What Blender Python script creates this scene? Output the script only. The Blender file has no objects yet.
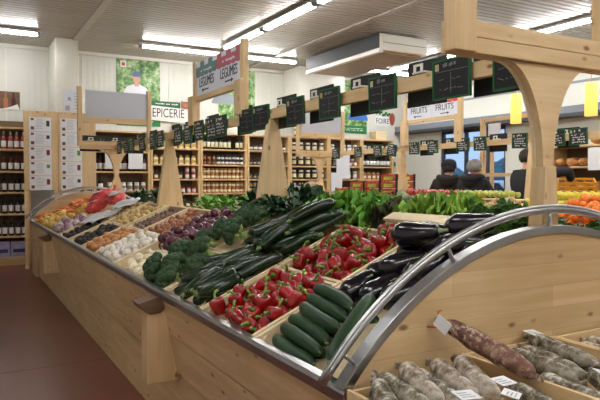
import bpy, math, random
from mathutils import Vector, Matrix, noise
SC = bpy.context.scene
COL = SC.collection
rnd = random.Random(11)
PI = math.pi
# ---------------------------------------------------------------- camera
TH, PT = math.radians(29.3), math.radians(1.784)
cam_d = bpy.data.cameras.new('camera'); cam_d.sensor_width = 36; cam_d.lens = 610/600*36
cam_d.clip_start = .05; cam_d.clip_end = 200
cam = bpy.data.objects.new('camera', cam_d); COL.objects.link(cam)
cam.location = (0, 0, 1.4); cam.rotation_euler = (PI/2-PT, 0, -TH)
SC.camera = cam
# ---------------------------------------------------------------- world, exposure
W = bpy.data.worlds.new('world'); SC.world = W; W.use_nodes = True
bg = W.node_tree.nodes['Background']; bg.inputs[0].default_value = (.42, .62, 1, 1); bg.inputs[1].default_value = .4
SC.view_settings.view_transform = 'Standard'; SC.view_settings.look = 'None'
SC.view_settings.exposure = 1.75; SC.view_settings.gamma = 1; SC.view_settings.use_curve_mapping = False
TUBE = 17.0        # emission of the fluorescent tubes
# ---------------------------------------------------------------- materials
def srgb(r, g, b):
    f = lambda c: (c/255/12.92 if c/255 <= .04045 else ((c/255+.055)/1.055)**2.4)
    return (f(r), f(g), f(b), 1)
MATS = {}
class NT:
    def __init__(s, name):
        s.m = bpy.data.materials.new(name); s.m.use_nodes = True; s.t = s.m.node_tree
        s.b = s.t.nodes['Principled BSDF']; s.tc = None; MATS[name] = s.m
    def n(s, typ, **kw):
        x = s.t.nodes.new(typ)
        for k, v in kw.items(): setattr(x, k, v)
        return x
    def l(s, a, b): s.t.links.new(a, b)
    def co(s, scale=(1, 1, 1)):
        tc = s.n('ShaderNodeTexCoord'); mp = s.n('ShaderNodeMapping'); mp.inputs['Scale'].default_value = scale
        s.l(tc.outputs['Object'], mp.inputs[0]); return mp.outputs[0]
    def noise(s, co, sc, det=3, rough=.55):
        x = s.n('ShaderNodeTexNoise'); x.inputs['Scale'].default_value = sc; x.inputs['Detail'].default_value = det
        x.inputs['Roughness'].default_value = rough; s.l(co, x.inputs['Vector']); return x.outputs['Fac']
    def ramp(s, fac, stops):
        x = s.n('ShaderNodeValToRGB'); e = x.color_ramp.elements
        while len(e) < len(stops): e.new(.5)
        for el, (p, c) in zip(e, stops): el.position = p; el.color = c
        s.l(fac, x.inputs[0]); return x.outputs[0]
    def mix(s, fac, a, b, mode='MIX'):
        x = s.n('ShaderNodeMix'); x.data_type = 'RGBA'; x.blend_type = mode
        for sock, v in ((x.inputs[0], fac), (x.inputs[6], a), (x.inputs[7], b)):
            if hasattr(v, 'is_linked') or isinstance(v, bpy.types.NodeSocket): s.l(v, sock)
            else: sock.default_value = v
        return x.outputs[2]
    def bump(s, fac, st=.2, d=.01):
        x = s.n('ShaderNodeBump'); x.inputs['Strength'].default_value = st; x.inputs['Distance'].default_value = d
        s.l(fac, x.inputs['Height']); s.l(x.outputs[0], s.b.inputs['Normal'])
    def col(s, c):
        if isinstance(c, tuple): s.b.inputs['Base Color'].default_value = c
        else: s.l(c, s.b.inputs['Base Color'])
    def set(s, rough=.5, metal=0, spec=None, **kw):
        s.b.inputs['Roughness'].default_value = rough; s.b.inputs['Metallic'].default_value = metal
        if spec is not None: s.b.inputs['Specular IOR Level'].default_value = spec
        return s.m
def plain(name, c, rough=.5, metal=0, spec=None, var=.0, vs=40):
    t = NT(name)
    if var:
        f = t.noise(t.co(), vs)
        d = tuple(x*(1-var) for x in c[:3])+(1,); l = tuple(min(1, x*(1+var)) for x in c[:3])+(1,)
        t.col(t.ramp(f, [(.3, d), (.7, l)]))
    else: t.col(c)
    return t.set(rough, metal, spec)
def wood(name, ax, light=(226, 199, 156), dark=(198, 164, 117), knots=True, rough=.55):
    t = NT(name)
    k = [14, 14, 14]; k[ax] = .9
    f = t.noise(t.co(tuple(k)), 2.2, 5, .6)
    c = t.ramp(f, [(.3, srgb(*dark)), (.5, srgb(*[(a+b)/2 for a, b in zip(light, dark)])), (.68, srgb(*light))])
    f2 = t.noise(t.co((1.3, 1.3, 1.3)), 1.6, 2)
    c = t.mix(.35, c, t.ramp(f2, [(.35, srgb(*dark)), (.65, srgb(*light))]))
    if knots:
        k2 = [13, 13, 13]; k2[ax] = 6.5
        v = t.n('ShaderNodeTexVoronoi'); v.inputs['Scale'].default_value = 1.0
        t.l(t.co(tuple(k2)), v.inputs['Vector'])
        kn = t.ramp(v.outputs['Distance'], [(.06, (.9, .9, .9, 1)), (.15, (0, 0, 0, 1))])
        c = t.mix(kn, c, srgb(118, 76, 40))
    t.col(c); t.bump(f, .12, .004)
    return t.set(rough)
for ax, nm in enumerate('xyz'): wood('wood_'+nm, ax)
def panel(name, ax, sa, sb):
    wood(name, ax); m = MATS[name]; nt = m.node_tree; b = nt.nodes['Principled BSDF']; src = b.inputs['Base Color'].links[0].from_socket
    tc = nt.nodes.new('ShaderNodeTexCoord'); sp = nt.nodes.new('ShaderNodeSeparateXYZ'); cb = nt.nodes.new('ShaderNodeCombineXYZ'); br = nt.nodes.new('ShaderNodeTexBrick')
    nt.links.new(tc.outputs['Object'], sp.inputs[0]); nt.links.new(sp.outputs[ax], cb.inputs[0]); nt.links.new(sp.outputs[2], cb.inputs[1]); nt.links.new(cb.outputs[0], br.inputs['Vector'])
    br.inputs['Color1'].default_value = (.80, .78, .74, 1); br.inputs['Color2'].default_value = (1, 1, 1, 1); br.inputs['Mortar'].default_value = (.62, .55, .46, 1)
    br.inputs['Scale'].default_value = 1; br.inputs['Mortar Size'].default_value = .0007; br.inputs['Brick Width'].default_value = sa; br.inputs['Row Height'].default_value = sb
    mx = nt.nodes.new('ShaderNodeMix'); mx.data_type = 'RGBA'; mx.blend_type = 'MULTIPLY'; mx.inputs[0].default_value = .8
    nt.links.new(src, mx.inputs[6]); nt.links.new(br.outputs['Color'], mx.inputs[7]); nt.links.new(mx.outputs[2], b.inputs['Base Color'])
panel('panel_wood_x', 0, .9, .075)
for ax, nm in enumerate('xyz'): wood('pale_wood_'+nm, ax, (232, 214, 178), (214, 190, 148), False, .6)
for ax, nm in enumerate('xyz'): wood('shelf_wood_'+nm, ax, (222, 190, 140), (200, 164, 112), False, .5)
wood('dark_wood', 0, (120, 92, 66), (84, 60, 40), False)
plain('steel', srgb(176, 178, 180), .3, 1, var=.08, vs=8)
plain('black_card', srgb(20, 22, 27), .55)
plain('board_green', srgb(20, 92, 48), .5)
plain('chalk', srgb(205, 208, 205), .8)
plain('chalk_dim', srgb(120, 125, 128), .8)
plain('white_paint', srgb(226, 224, 214), .45)
plain('paper', srgb(226, 228, 232), .7)
plain('paper_print', srgb(160, 164, 172), .8)
plain('sign_white', srgb(214, 218, 228), .5)
plain('sign_grey', srgb(186, 190, 200), .3)
plain('sign_ink', srgb(44, 44, 62), .6)
plain('sign_teal', srgb(104, 138, 136), .6)
plain('sign_pink', srgb(180, 94, 104), .6)
plain('sign_red', srgb(206, 62, 48), .6)
plain('sign_green', srgb(26, 122, 66), .6)
plain('sign_green_dark', srgb(30, 96, 60), .6)
plain('dark_grey', srgb(58, 62, 68), .5)
plain('mid_grey', srgb(142, 148, 156), .5)
plain('lintel_grey', srgb(120, 126, 136), .5)
plain('red', srgb(196, 40, 30), .5)
t = NT('floor'); f = t.noise(t.co(), .9, 4); g = t.noise(t.co(), 26, 3)
t.col(t.mix(.25, t.ramp(f, [(.3, srgb(104, 54, 40)), (.7, srgb(122, 68, 50))]), t.ramp(g, [(.3, srgb(88, 48, 36)), (.7, srgb(126, 76, 60))])))
t.bump(g, .04, .003); t.set(.32)
t = NT('ceiling'); f = t.noise(t.co((.4, 3, 1)), 2, 2); t.col(t.ramp(f, [(.3, srgb(166, 162, 154)), (.7, srgb(178, 174, 166))])); t.set(.28, spec=.7)
t = NT('wall'); x = t.n('ShaderNodeTexWave'); x.wave_type = 'BANDS'; x.bands_direction = 'X'; x.inputs['Scale'].default_value = 3.2
t.l(t.co((1, 1, 0)), x.inputs['Vector']); t.bump(x.outputs['Fac'], .12, .01); t.col(srgb(212, 212, 205)); t.set(.4)
t = NT('wall_along'); x = t.n('ShaderNodeTexWave'); x.wave_type = 'BANDS'; x.bands_direction = 'Y'; x.inputs['Scale'].default_value = 3.2
t.l(t.co((1, 1, 0)), x.inputs['Vector']); t.bump(x.outputs['Fac'], .12, .01); t.col(srgb(212, 212, 205)); t.set(.4)
t = NT('tube_light'); t.b.inputs['Emission Color'].default_value = (1, .985, .95, 1); t.b.inputs['Emission Strength'].default_value = TUBE; t.set(.4)
t = NT('lamp_glow'); t.col(srgb(214, 150, 60)); t.b.inputs['Emission Color'].default_value = (1, .55, .13, 1); t.b.inputs['Emission Strength'].default_value = .42; t.set(.5)
t = NT('glass'); t.b.inputs['Transmission Weight'].default_value = 1; t.b.inputs['IOR'].default_value = 1.02; t.set(.02)
def veg(name, c1, c2, sc, rough, bumpst=0, spec=.5, stretch=(1, 1, 1), coat=0):
    t = NT(name); f = t.noise(t.co(stretch), sc, 4); t.col(t.ramp(f, [(.32, srgb(*c1)), (.68, srgb(*c2))]))
    if bumpst: t.bump(f, bumpst, .004)
    if coat: t.b.inputs['Coat Weight'].default_value = coat; t.b.inputs['Coat Roughness'].default_value = .12
    return t.set(rough, spec=spec)
veg('pepper', (126, 6, 10), (170, 12, 15), 18, .26, coat=.35)
veg('pepper_stem', (92, 128, 40), (128, 160, 66), 30, .5)
veg('cucumber', (20, 46, 24), (38, 70, 36), 22, .42, .25, .35, stretch=(.25, 1, 1))
veg('courgette', (11, 28, 13), (25, 50, 21), 26, .24, .05, .5, stretch=(.15, 1, 1))
veg('courgette_stem', (88, 112, 58), (120, 140, 84), 40, .6)
veg('aubergine', (12, 9, 16), (22, 15, 28), 8, .2, coat=.3)
veg('aubergine_cap', (104, 130, 82), (150, 168, 120), 40, .6)
veg('broccoli', (22, 46, 24), (54, 84, 44), 90, .75, .7)
veg('broccoli_stalk', (130, 160, 92), (164, 186, 122), 20, .6)
veg('red_onion', (56, 14, 30), (98, 32, 54), 16, .3, stretch=(1, 1, .3), coat=.3)
veg('white_onion', (226, 208, 168), (244, 234, 210), 18, .4, stretch=(1, 1, .3))
veg('garlic', (214, 204, 188), (240, 234, 224), 20, .55, .2, stretch=(1, 1, .3))
veg('brown_onion', (182, 118, 62), (214, 156, 96), 18, .4, stretch=(1, 1, .3))
veg('shallot', (142, 84, 56), (186, 126, 90), 24, .4, stretch=(1, 1, .3))
veg('grey_shallot', (112, 88, 76), (146, 116, 98), 30, .6)
veg('potato', (196, 160, 98), (224, 196, 138), 20, .6, .2)
veg('ginger', (190, 156, 100), (218, 188, 134), 30, .6, .4)
veg('black_radish', (34, 30, 28), (60, 54, 48), 30, .7, .3)
veg('turnip', (226, 214, 206), (150, 92, 128), 7, .4)
veg('yellow_potato', (214, 168, 62), (236, 202, 108), 20, .5)
veg('carrot', (206, 104, 40), (232, 142, 74), 26, .5, .2)
veg('leaf', (62, 128, 34), (134, 188, 70), 22, .5)
veg('leaf_light', (112, 164, 48), (172, 208, 92), 22, .5)
veg('leaf_dark', (20, 50, 26), (46, 84, 44), 22, .5)
veg('leaf_red', (40, 36, 22), (78, 84, 40), 22, .5)
veg('parsley', (34, 74, 22), (74, 118, 40), 40, .6)
veg('orange', (226, 112, 18), (244, 142, 40), 60, .4, .15)
veg('clementine', (226, 130, 50), (244, 164, 90), 60, .4, .15)
veg('apple_red', (150, 28, 30), (200, 70, 60), 9, .28)
veg('apple_green', (150, 160, 52), (186, 190, 80), 9, .3)
veg('apple_yellow', (210, 196, 40), (230, 216, 80), 9, .35)
veg('pear', (186, 150, 104), (212, 180, 136), 30, .6)
veg('plum', (58, 30, 50), (104, 62, 80), 20, .45)
veg('melon', (104, 128, 84), (140, 160, 116), 30, .6, .3)
veg('strawberry', (176, 28, 20), (212, 66, 42), 60, .4, .4)
veg('bread', (150, 92, 44), (206, 156, 96), 12, .7, .3)
veg('net_red', (196, 48, 54), (226, 96, 96), 60, .5, .5)
veg('potato_net', (138, 104, 74), (186, 156, 120), 50, .7, .5)
def salami(name, a, b, c):
    t = NT(name); f = t.noise(t.co(), 36, 5, .72); g = t.noise(t.co(), 14, 3)
    k = t.ramp(f, [(.39, srgb(*a)), (.5, srgb(*b)), (.6, srgb(*c))])
    t.col(t.mix(t.ramp(g, [(.42, (0, 0, 0, 1)), (.62, (.7, .7, .7, 1))]), k, srgb(*b))); t.bump(f, .6, .006); t.set(.75)
salami('salami_grey', (54, 44, 34), (122, 112, 94), (200, 194, 182))
salami('salami_pale', (96, 70, 56), (158, 144, 126), (212, 208, 198))
salami('salami_red', (72, 44, 34), (118, 82, 66), (198, 176, 158))
plain('cap_blue', srgb(92, 104, 150), .6)
plain('skin', srgb(206, 158, 132), .5)
plain('coat_black', srgb(26, 28, 36), .75, var=.2, vs=30)
plain('coat_brown', srgb(38, 33, 30), .8, var=.2, vs=30)
plain('hair_grey', srgb(132, 130, 128), .8, var=.35, vs=60)
plain('hair_dark', srgb(42, 34, 30), .7, var=.3, vs=60)
plain('trousers', srgb(44, 48, 60), .8)
plain('scarf', srgb(120, 44, 46), .8, var=.3, vs=60)
plain('crate_yellow', srgb(222, 152, 24), .45)
plain('glass_dark', srgb(22, 24, 22), .15)
plain('glass_brown', srgb(86, 34, 20), .2)
plain('glass_rose', srgb(160, 70, 60), .2)
plain('cream_label', srgb(226, 216, 180), .6)
plain('white_label', srgb(226, 224, 222), .6)
plain('pink_label', srgb(214, 150, 158), .6)
plain('jar_orange', srgb(176, 104, 66), .35)
plain('jar_brown', srgb(108, 66, 44), .35)
plain('jar_grey', srgb(150, 146, 136), .3)
plain('jar_dark', srgb(62, 50, 42), .3)
plain('jar_yellow', srgb(200, 170, 86), .35)
plain('lid_white', srgb(226, 226, 220), .4)
plain('lid_gold', srgb(190, 156, 84), .35, .4)
plain('lid_red', srgb(170, 40, 44), .4)
plain('lid_dark', srgb(40, 38, 40), .4)
plain('carton_violet', srgb(158, 148, 178), .6, var=.2, vs=12)
plain('shelf_back', srgb(112, 92, 70), .7)
plain('box_red', srgb(176, 78, 48), .6, var=.5, vs=22)
plain('box_white', srgb(222, 222, 224), .6)
plain('tag_blue', srgb(40, 58, 110), .6)
M = MATS
# ---------------------------------------------------------------- mesh builder
class MB:
    def __init__(s): s.v = []; s.f = []; s.mi = []; s.sm = []
    def add(s, vs, fs, mi=0, sm=False):
        o = len(s.v); s.v += [tuple(v) for v in vs]
        for f in fs: s.f.append([i+o for i in f]); s.mi.append(mi); s.sm.append(sm)
        return s
    def box(s, c, d, mi=0, rot=None):
        vs = [Vector((x*d[0]/2, y*d[1]/2, z*d[2]/2)) for x in (-1, 1) for y in (-1, 1) for z in (-1, 1)]
        if rot: vs = [rot @ v for v in vs]
        vs = [v+Vector(c) for v in vs]
        return s.add(vs, [(0, 1, 3, 2), (4, 6, 7, 5), (0, 4, 5, 1), (2, 3, 7, 6), (0, 2, 6, 4), (1, 5, 7, 3)], mi)
    def bx(s, x0, x1, y0, y1, z0, z1, mi=0):
        return s.box(((x0+x1)/2, (y0+y1)/2, (z0+z1)/2), (abs(x1-x0), abs(y1-y0), abs(z1-z0)), mi)
    def tube(s, pts, r, seg=10, mi=0, caps=True, flat=1.0):
        pts = [Vector(p) for p in pts]; n = len(pts); vs = []; fs = []
        rs = r if isinstance(r, (list, tuple)) else [r]*n
        up = None
        for i, p in enumerate(pts):
            d = (pts[min(i+1, n-1)]-pts[max(i-1, 0)]).normalized()
            if up is None:
                up = Vector((0, 0, 1)) if abs(d.z) < .9 else Vector((1, 0, 0))
            a = d.cross(up).normalized(); b = a.cross(d).normalized(); up = b
            for k in range(seg):
                t = 2*PI*k/seg; vs.append(p+a*math.cos(t)*rs[i]+b*math.sin(t)*rs[i]*flat)
        for i in range(n-1):
            for k in range(seg):
                q = (k+1) % seg; fs.append((i*seg+k, i*seg+q, (i+1)*seg+q, (i+1)*seg+k))
        if caps: fs.append(tuple(range(seg))[::-1]); fs.append(tuple((n-1)*seg+k for k in range(seg)))
        return s.add(vs, fs, mi, True)
    def lathe(s, prof, seg=14, mi=0, mat=None, fn=None, mis=None):
        vs = []; n = len(prof)
        for i, (r, z) in enumerate(prof):
            for k in range(seg):
                t = 2*PI*k/seg; v = Vector((r*math.cos(t), r*math.sin(t), z))
                if fn: v = fn(v, t, i/(n-1))
                if mat: v = mat @ v
                vs.append(v)
        o = len(s.v); s.v += [tuple(v) for v in vs]
        for i in range(n-1):
            for k in range(seg):
                q = (k+1) % seg
                s.f.append([o+i*seg+k, o+i*seg+q, o+(i+1)*seg+q, o+(i+1)*seg+k]); s.mi.append(mis[i] if mis else mi); s.sm.append(True)
        s.f.append([o+k for k in range(seg)][::-1]); s.mi.append(mis[0] if mis else mi); s.sm.append(False)
        s.f.append([o+(n-1)*seg+k for k in range(seg)]); s.mi.append(mis[-1] if mis else mi); s.sm.append(False)
        return s
    def prism(s, poly, fn, t0, t1, mi=0):       # poly in 2D, fn(a, b, t) -> 3D
        n = len(poly); vs = [fn(a, b, t0) for a, b in poly]+[fn(a, b, t1) for a, b in poly]
        fs = [tuple(range(n))[::-1], tuple(range(n, 2*n))]+[(i, (i+1) % n, n+(i+1) % n, n+i) for i in range(n)]
        return s.add(vs, fs, mi)
    def strip(s, inner, outer, fn, t0, t1, mi=0):   # band between two 2D curves of equal length
        n = len(inner); vs = [fn(a, b, t) for t in (t0, t1) for (a, b) in inner+outer]
        fs = []
        for i in range(n-1):
            a, b, c, d = i, i+1, n+i+1, n+i; o = 2*n
            fs += [(a, b, c, d), (o+a, o+d, o+c, o+b), (d, c, o+c, o+d), (a, o+a, o+b, b)]
        fs += [(0, n, 3*n, 2*n), (n-1, 3*n-1, 4*n-1, 2*n-1)]
        return s.add(vs, fs, mi)
    def ico(s, c, r, sub=1, mi=0, fn=None):
        vs, fs = ICO(sub); out = []
        for v in vs:
            w = Vector(v)*r
            if fn: w = fn(w)
            out.append(w+Vector(c))
        return s.add(out, fs, mi, True)
    def mesh(s, name, mats):
        me = bpy.data.meshes.new(name); me.from_pydata(s.v, [], s.f)
        for m in (mats if isinstance(mats, (list, tuple)) else [mats]): me.materials.append(M[m])
        me.polygons.foreach_set('material_index', s.mi); me.polygons.foreach_set('use_smooth', s.sm)
        import bmesh
        b = bmesh.new(); b.from_mesh(me); bmesh.ops.recalc_face_normals(b, faces=b.faces); b.to_mesh(me); b.free()
        return me
    def build(s, name, mats, parent=None, loc=(0, 0, 0), rot=(0, 0, 0), bev=0):
        return inst(name, s.mesh(name, mats), parent, loc, rot, bev)
_ico = {}
def ICO(sub):
    if sub not in _ico:
        import bmesh
        b = bmesh.new(); bmesh.ops.create_icosphere(b, subdivisions=sub, radius=1)
        b.verts.ensure_lookup_table(); _ico[sub] = ([v.co.copy() for v in b.verts], [tuple(v.index for v in f.verts) for f in b.faces]); b.free()
    return _ico[sub]
def inst(name, me, parent=None, loc=(0, 0, 0), rot=(0, 0, 0), bev=0):
    o = bpy.data.objects.new(name, me); COL.objects.link(o); o.location = loc
    if isinstance(rot, Matrix): o.rotation_euler = rot.to_euler()
    else: o.rotation_euler = rot
    if parent: o.parent = parent
    if bev:
        b = o.modifiers.new('bevel', 'BEVEL'); b.width = bev; b.segments = 2; b.limit_method = 'ANGLE'
    return o
def tag(o, label, cat, group=None, kind=None):
    o['label'] = label; o['category'] = cat
    if group: o['group'] = group
    if kind: o['kind'] = kind
    return o
def thing(name, label, cat, loc=(0, 0, 0), rot=(0, 0, 0), group=None):
    o = bpy.data.objects.new(name, None); COL.objects.link(o); o.location = loc; o.empty_display_size = .05
    o.rotation_euler = rot.to_euler() if isinstance(rot, Matrix) else rot
    return tag(o, label, cat, group)
def struct(o): o['kind'] = 'structure'; return o
KIDS = {}
def dup(o, loc, rot=(0, 0, 0), label=None, group=None, scale=None):
    def cp(a, par):
        c = a.copy(); COL.objects.link(c)
        if par: c.parent = par
        for k in a.children: cp(k, c)
        return c
    r = cp(o, None); r.location = loc
    r.rotation_euler = rot.to_euler() if isinstance(rot, Matrix) else rot
    if scale: r.scale = (scale,)*3 if not isinstance(scale, tuple) else scale
    if label: r['label'] = label
    if group: r['group'] = group
    return r
class Proto:                     # first use moves the prototype itself, later uses copy it
    def __init__(s, make): s.make = make; s.o = None
    def put(s, loc, rot, label, group=None, scale=None):
        if s.o is None:
            s.o = s.make(); o = s.o; o.location = loc
            o.rotation_euler = rot.to_euler() if isinstance(rot, Matrix) else rot
            if scale: o.scale = (scale,)*3 if not isinstance(scale, tuple) else scale
            o['label'] = label
            if group: o['group'] = group
            return o
        return dup(s.o, loc, rot, label, group, scale)
def single(mb, name, mats, cat):      # a maker for a thing that is one mesh
    def f():
        o = mb.build(name, mats); o['category'] = cat; o['label'] = name; return o
    return f
def text(s, size, name, mat, parent, loc, rot, ext=.002, sx=1):
    cu = bpy.data.curves.new('lettering', 'FONT'); cu.body = s; cu.size = size; cu.extrude = ext
    cu.align_x = 'CENTER'; cu.align_y = 'CENTER'
    tmp = bpy.data.objects.new('lettering', cu); COL.objects.link(tmp)
    me = bpy.data.meshes.new_from_object(tmp.evaluated_get(bpy.context.evaluated_depsgraph_get()))
    bpy.data.objects.remove(tmp); bpy.data.curves.remove(cu)
    me.materials.clear(); me.materials.append(M[mat])
    o = inst(name, me, parent, loc, rot); o.scale = (sx, 1, 1); return o
FX = (PI/2, 0, -PI/2)      # lettering that faces -X
FY = (PI/2, 0, 0)          # lettering that faces -Y
def ordn(i): return ['first','second','third','fourth','fifth','sixth','seventh','eighth','ninth','tenth','eleventh','twelfth','thirteenth','fourteenth','fifteenth','sixteenth','seventeenth','eighteenth','nineteenth','twentieth'][i]
# ================================================================ the room
XL, XR, YN, YB, ZC = -2.6, 9.4, -2.6, 11.6, 3.74
struct(MB().bx(XL-.1, XR+.1, YN-.1, YB+.1, -.1, 0).build('floor', 'floor'))
fj = MB()
for y in (1.35, 4.9, 8.5): fj.bx(XL, XR, y-.004, y+.004, 0, .0012)
for x in (-1.9, 3.55, 7.4): fj.bx(x-.004, x+.004, YN, YB, 0, .0012)
struct(fj.build('trim_1', 'dark_wood'))
c = MB(); y = YN; pr = []                                        # ribbed metal ceiling
while y < YB:
    pr += [(y, 0), (y+.075, 0), (y+.085, .018), (y+.105, .018)]; y += .115
pr.append((YB, 0))
vs = [(x, y, ZC+z) for x in (XL, XR) for y, z in pr]; n = len(pr)
c.add(vs, [(i, i+1, n+i+1, n+i) for i in range(n-1)]); c.bx(XL, XR, YN, YB, ZC+.03, ZC+.1)
struct(c.build('ceiling', 'ceiling'))
j = MB().bx(1.68, 1.79, YN, YB, ZC-.02, ZC-.002); struct(j.build('trim_2', 'ceiling'))
struct(MB().bx(5.2, 5.3, YN, YB, ZC-.02, ZC-.002).build('trim_3', 'ceiling'))
struct(MB().bx(XL, XR, YB, YB+.1, 0, ZC).build('wall_back', 'wall'))
struct(MB().bx(XL-.1, XL, YN, YB, 0, ZC).build('wall_left', 'wall_along'))
struct(MB().bx(XL, XR, YN-.1, YN, 0, ZC).build('wall_front', 'wall'))
WY0, WY1, WZ = 8.5, 10.35, 2.5
wr = MB().bx(XR, XR+.15, YN, WY0, 0, ZC).bx(XR, XR+.15, WY1, YB, 0, ZC).bx(XR, XR+.15, WY0, WY1, WZ, ZC)
struct(wr.build('wall_right', 'wall_along'))
win = MB()
for y in (WY0+.03, 9.0, 9.62, WY1-.03): win.bx(XR+.03, XR+.1, y-.03, y+.03, 0, WZ)
win.bx(XR+.03, XR+.1, WY0, WY1, 0, .07).bx(XR+.03, XR+.1, WY0, WY1, WZ-.07, WZ).bx(XR+.035, XR+.095, WY0, WY1, 1.02, 1.07)
wo = struct(win.build('window_1', 'dark_grey'))
MB().bx(XR+.06, XR+.066, WY0+.03, WY1-.03, .05, WZ-.05).build('pane', 'glass', wo)
lt = struct(MB().bx(XR-.3, XR-.002, 5.0, YB-.002, 2.56, 2.68).build('trim_4', 'lintel_grey'))
struct(MB().bx(XR-.31, XR-.002, 5.0, YB-.002, 2.5, 2.559).build('trim_5', 'dark_grey'))
struct(MB().bx(XR-.02, XR-.002, YN, YB-.002, 3.1, 3.14).build('trim_6', 'mid_grey'))
struct(MB().bx(1.42, 1.78, 10.66, YB-.002, 0, ZC-.002).build('trim_7', 'white_paint', bev=.01))      # boxed pillar
struct(MB().bx(6.09, 7.2, 10.9, YB-.002, 2.75, ZC-.002).build('trim_8', 'white_paint'))              # bulkhead
bj = MB()
for x in (-1.4, -.2, .75, 2.0, 3.6, 4.5, 5.45, 5.75, 7.4): bj.bx(x-.012, x+.012, YB-.012, YB-.002, 2.3, ZC-.01)
struct(bj.build('trim_9', 'white_paint'))
struct(MB().bx(XL, 6.09, YB-.05, YB-.002, ZC-.06, ZC-.002).build('trim_10', 'white_paint'))
# outside, behind the window
struct(MB().bx(XR+.15, 40, -5, 45, -.15, -.02).build('ground', plain('asphalt', srgb(120, 130, 146), .8).name))
def car(name, label, mat, x, y):
    t = thing(name, label, 'car', (x, y, -.02), (0, 0, PI/2))
    side = [(-2.1, .3), (-2.1, .75), (-1.25, .88), (-.6, 1.42), (.9, 1.44), (1.7, .92), (2.1, .85), (2.15, .3)]
    MB().prism(side, lambda a, b, q: (a, q, b), -.85, .85).build('body', mat, t, bev=.08)
    gl = [(-1.1, .9), (-.56, 1.36), (.86, 1.38), (1.5, .93)]
    MB().prism(gl, lambda a, b, q: (a, q, b), -.86, .86).build('window', 'glass_dark', t)
    for a in (-1.35, 1.3):
        for b in (-.75, .75):
            MB().lathe([(.1, -.1), (.31, -.1), (.33, -.05), (.33, .05), (.31, .1), (.1, .1)], 20, mat=Matrix.Translation((a, b, .32)) @ Matrix.Rotation(PI/2, 4, 'X')).build('wheel', 'black_card', t)
plain('car_white', srgb(220, 226, 235), .3); plain('car_blue', srgb(90, 130, 190), .3); plain('hedge', srgb(90, 124, 130), .9, var=.4, vs=9)
car('car', 'white car parked outside nearest behind the shop window', 'car_white', 15.0, 13.6)
car('car', 'blue car parked outside beyond the white car', 'car_blue', 18.5, 18.6)
h = MB(); rr = random.Random(3)
for i in range(60): h.ico((rr.uniform(21, 23.5), rr.uniform(10, 34), rr.uniform(.4, 1.8)), rr.uniform(.8, 1.4), 2, 0, lambda w: w*(1+.25*noise.noise(w*2)))
tag(h.build('hedge', 'hedge'), 'dark hedge along the far side of the car park', 'hedge')
# ---------------------------------------------------------------- ceiling lamps
def lamp_maker():
    t = thing('ceiling_light', '', 'ceiling light')
    MB().bx(-.75, .75, -.055, .055, -.035, 0).build('housing', 'lid_white', t, bev=.004)
    MB().bx(-.72, .72, -.085, .085, -.042, -.034).build('reflector', 'mid_grey', t)
    for s in (-1, 1):
        tb = MB(); tb.tube([(-.7, s*.03, -.062), (.7, s*.03, -.062)], .017, 10); tb.build('tube', 'tube_light', t)
    for s in (-1, 1): MB().bx(s*.715-.02, s*.715+.02, -.055, .055, -.085, -.03).build('socket', 'mid_grey', t)
    return t
LP = Proto(lamp_maker)
zl = ZC-.004
lights = []
for x in (.42, 3.45, 5.0, 8.0): lights.append((x, 10.35, 0, 'back'))
for y in (9.1, 7.55, 6.0, 4.45, 2.9, 1.3): lights.append((4.06, y, 1, 'middle'))
for y in (9.4, 7.85, 6.25, 4.65, 2.9, 1.2): lights.append((7.85, y, 1, 'right'))
for x in (-.7, .9, 2.5, 4.1): lights.append((x, -.9, 0, 'rear'))
for y in (3.6, 1.4): lights.append((.0, y, 1, 'left'))  # out of view, added to brighten the dark foreground
cnt = {}
nm = {'rear': 'fluorescent ceiling light behind the camera, {} from the left', 'back': 'fluorescent ceiling light along the back wall, {} one in view from the left', 'middle': 'fluorescent ceiling light in the row left of the air conditioner, {} from the back',
      'right': 'fluorescent ceiling light in the row right of the air conditioner, {} from the back', 'left': 'unseen fluorescent ceiling light added over the left aisle, {} from the back'}
for x, y, a, k in lights:
    cnt[k] = cnt.get(k, -1)+1
    LP.put((x, y, zl), (0, 0, PI/2 if a else 0), nm[k].format(ordn(cnt[k])), 'fluorescent ceiling lights')
# ---------------------------------------------------------------- air conditioner
t = thing('air_conditioner', 'large white ceiling air conditioner with dark side grille', 'air conditioner', (5.75, 7.7, 3.42))
MB().bx(0, .95, 0, 2.3, .02, .28).build('casing', 'white_paint', t, bev=.02)
MB().bx(-.014, .02, .02, 2.28, .055, .272).build('grille', 'black_card', t)
MB().bx(.03, .9, .1, 2.2, -.012, .022).build('underside_panel', plain('warm_reflection_tan', srgb(150, 116, 74), .4).name, t, bev=.01)  # tan imitates warm light reflected on the underside, put into its colour
MB().bx(-.02, .06, 0, 2.3, -.02, .05).build('lower_lip', 'lid_white', t, bev=.01)
MB().bx(.05, .9, -.012, .01, .135, .145).build('casing_seam', 'mid_grey', t)
for q in ((.1, .2), (.85, .2), (.1, 2.1), (.85, 2.1)): MB().tube([(q[0], q[1], .27), (q[0], q[1], .316)], .012, 8).build('hanger', 'dark_grey', t)
0 and tag(MB().tube([(5.95, 10.2, 3.6), (5.9, 10.9, 3.3), (5.86, 11.5, 2.9)], [.12, .13, .13], 12).build('air_duct', 'white_paint'), 'white air duct dropping behind the air conditioner to the back wall', 'duct')
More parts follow.
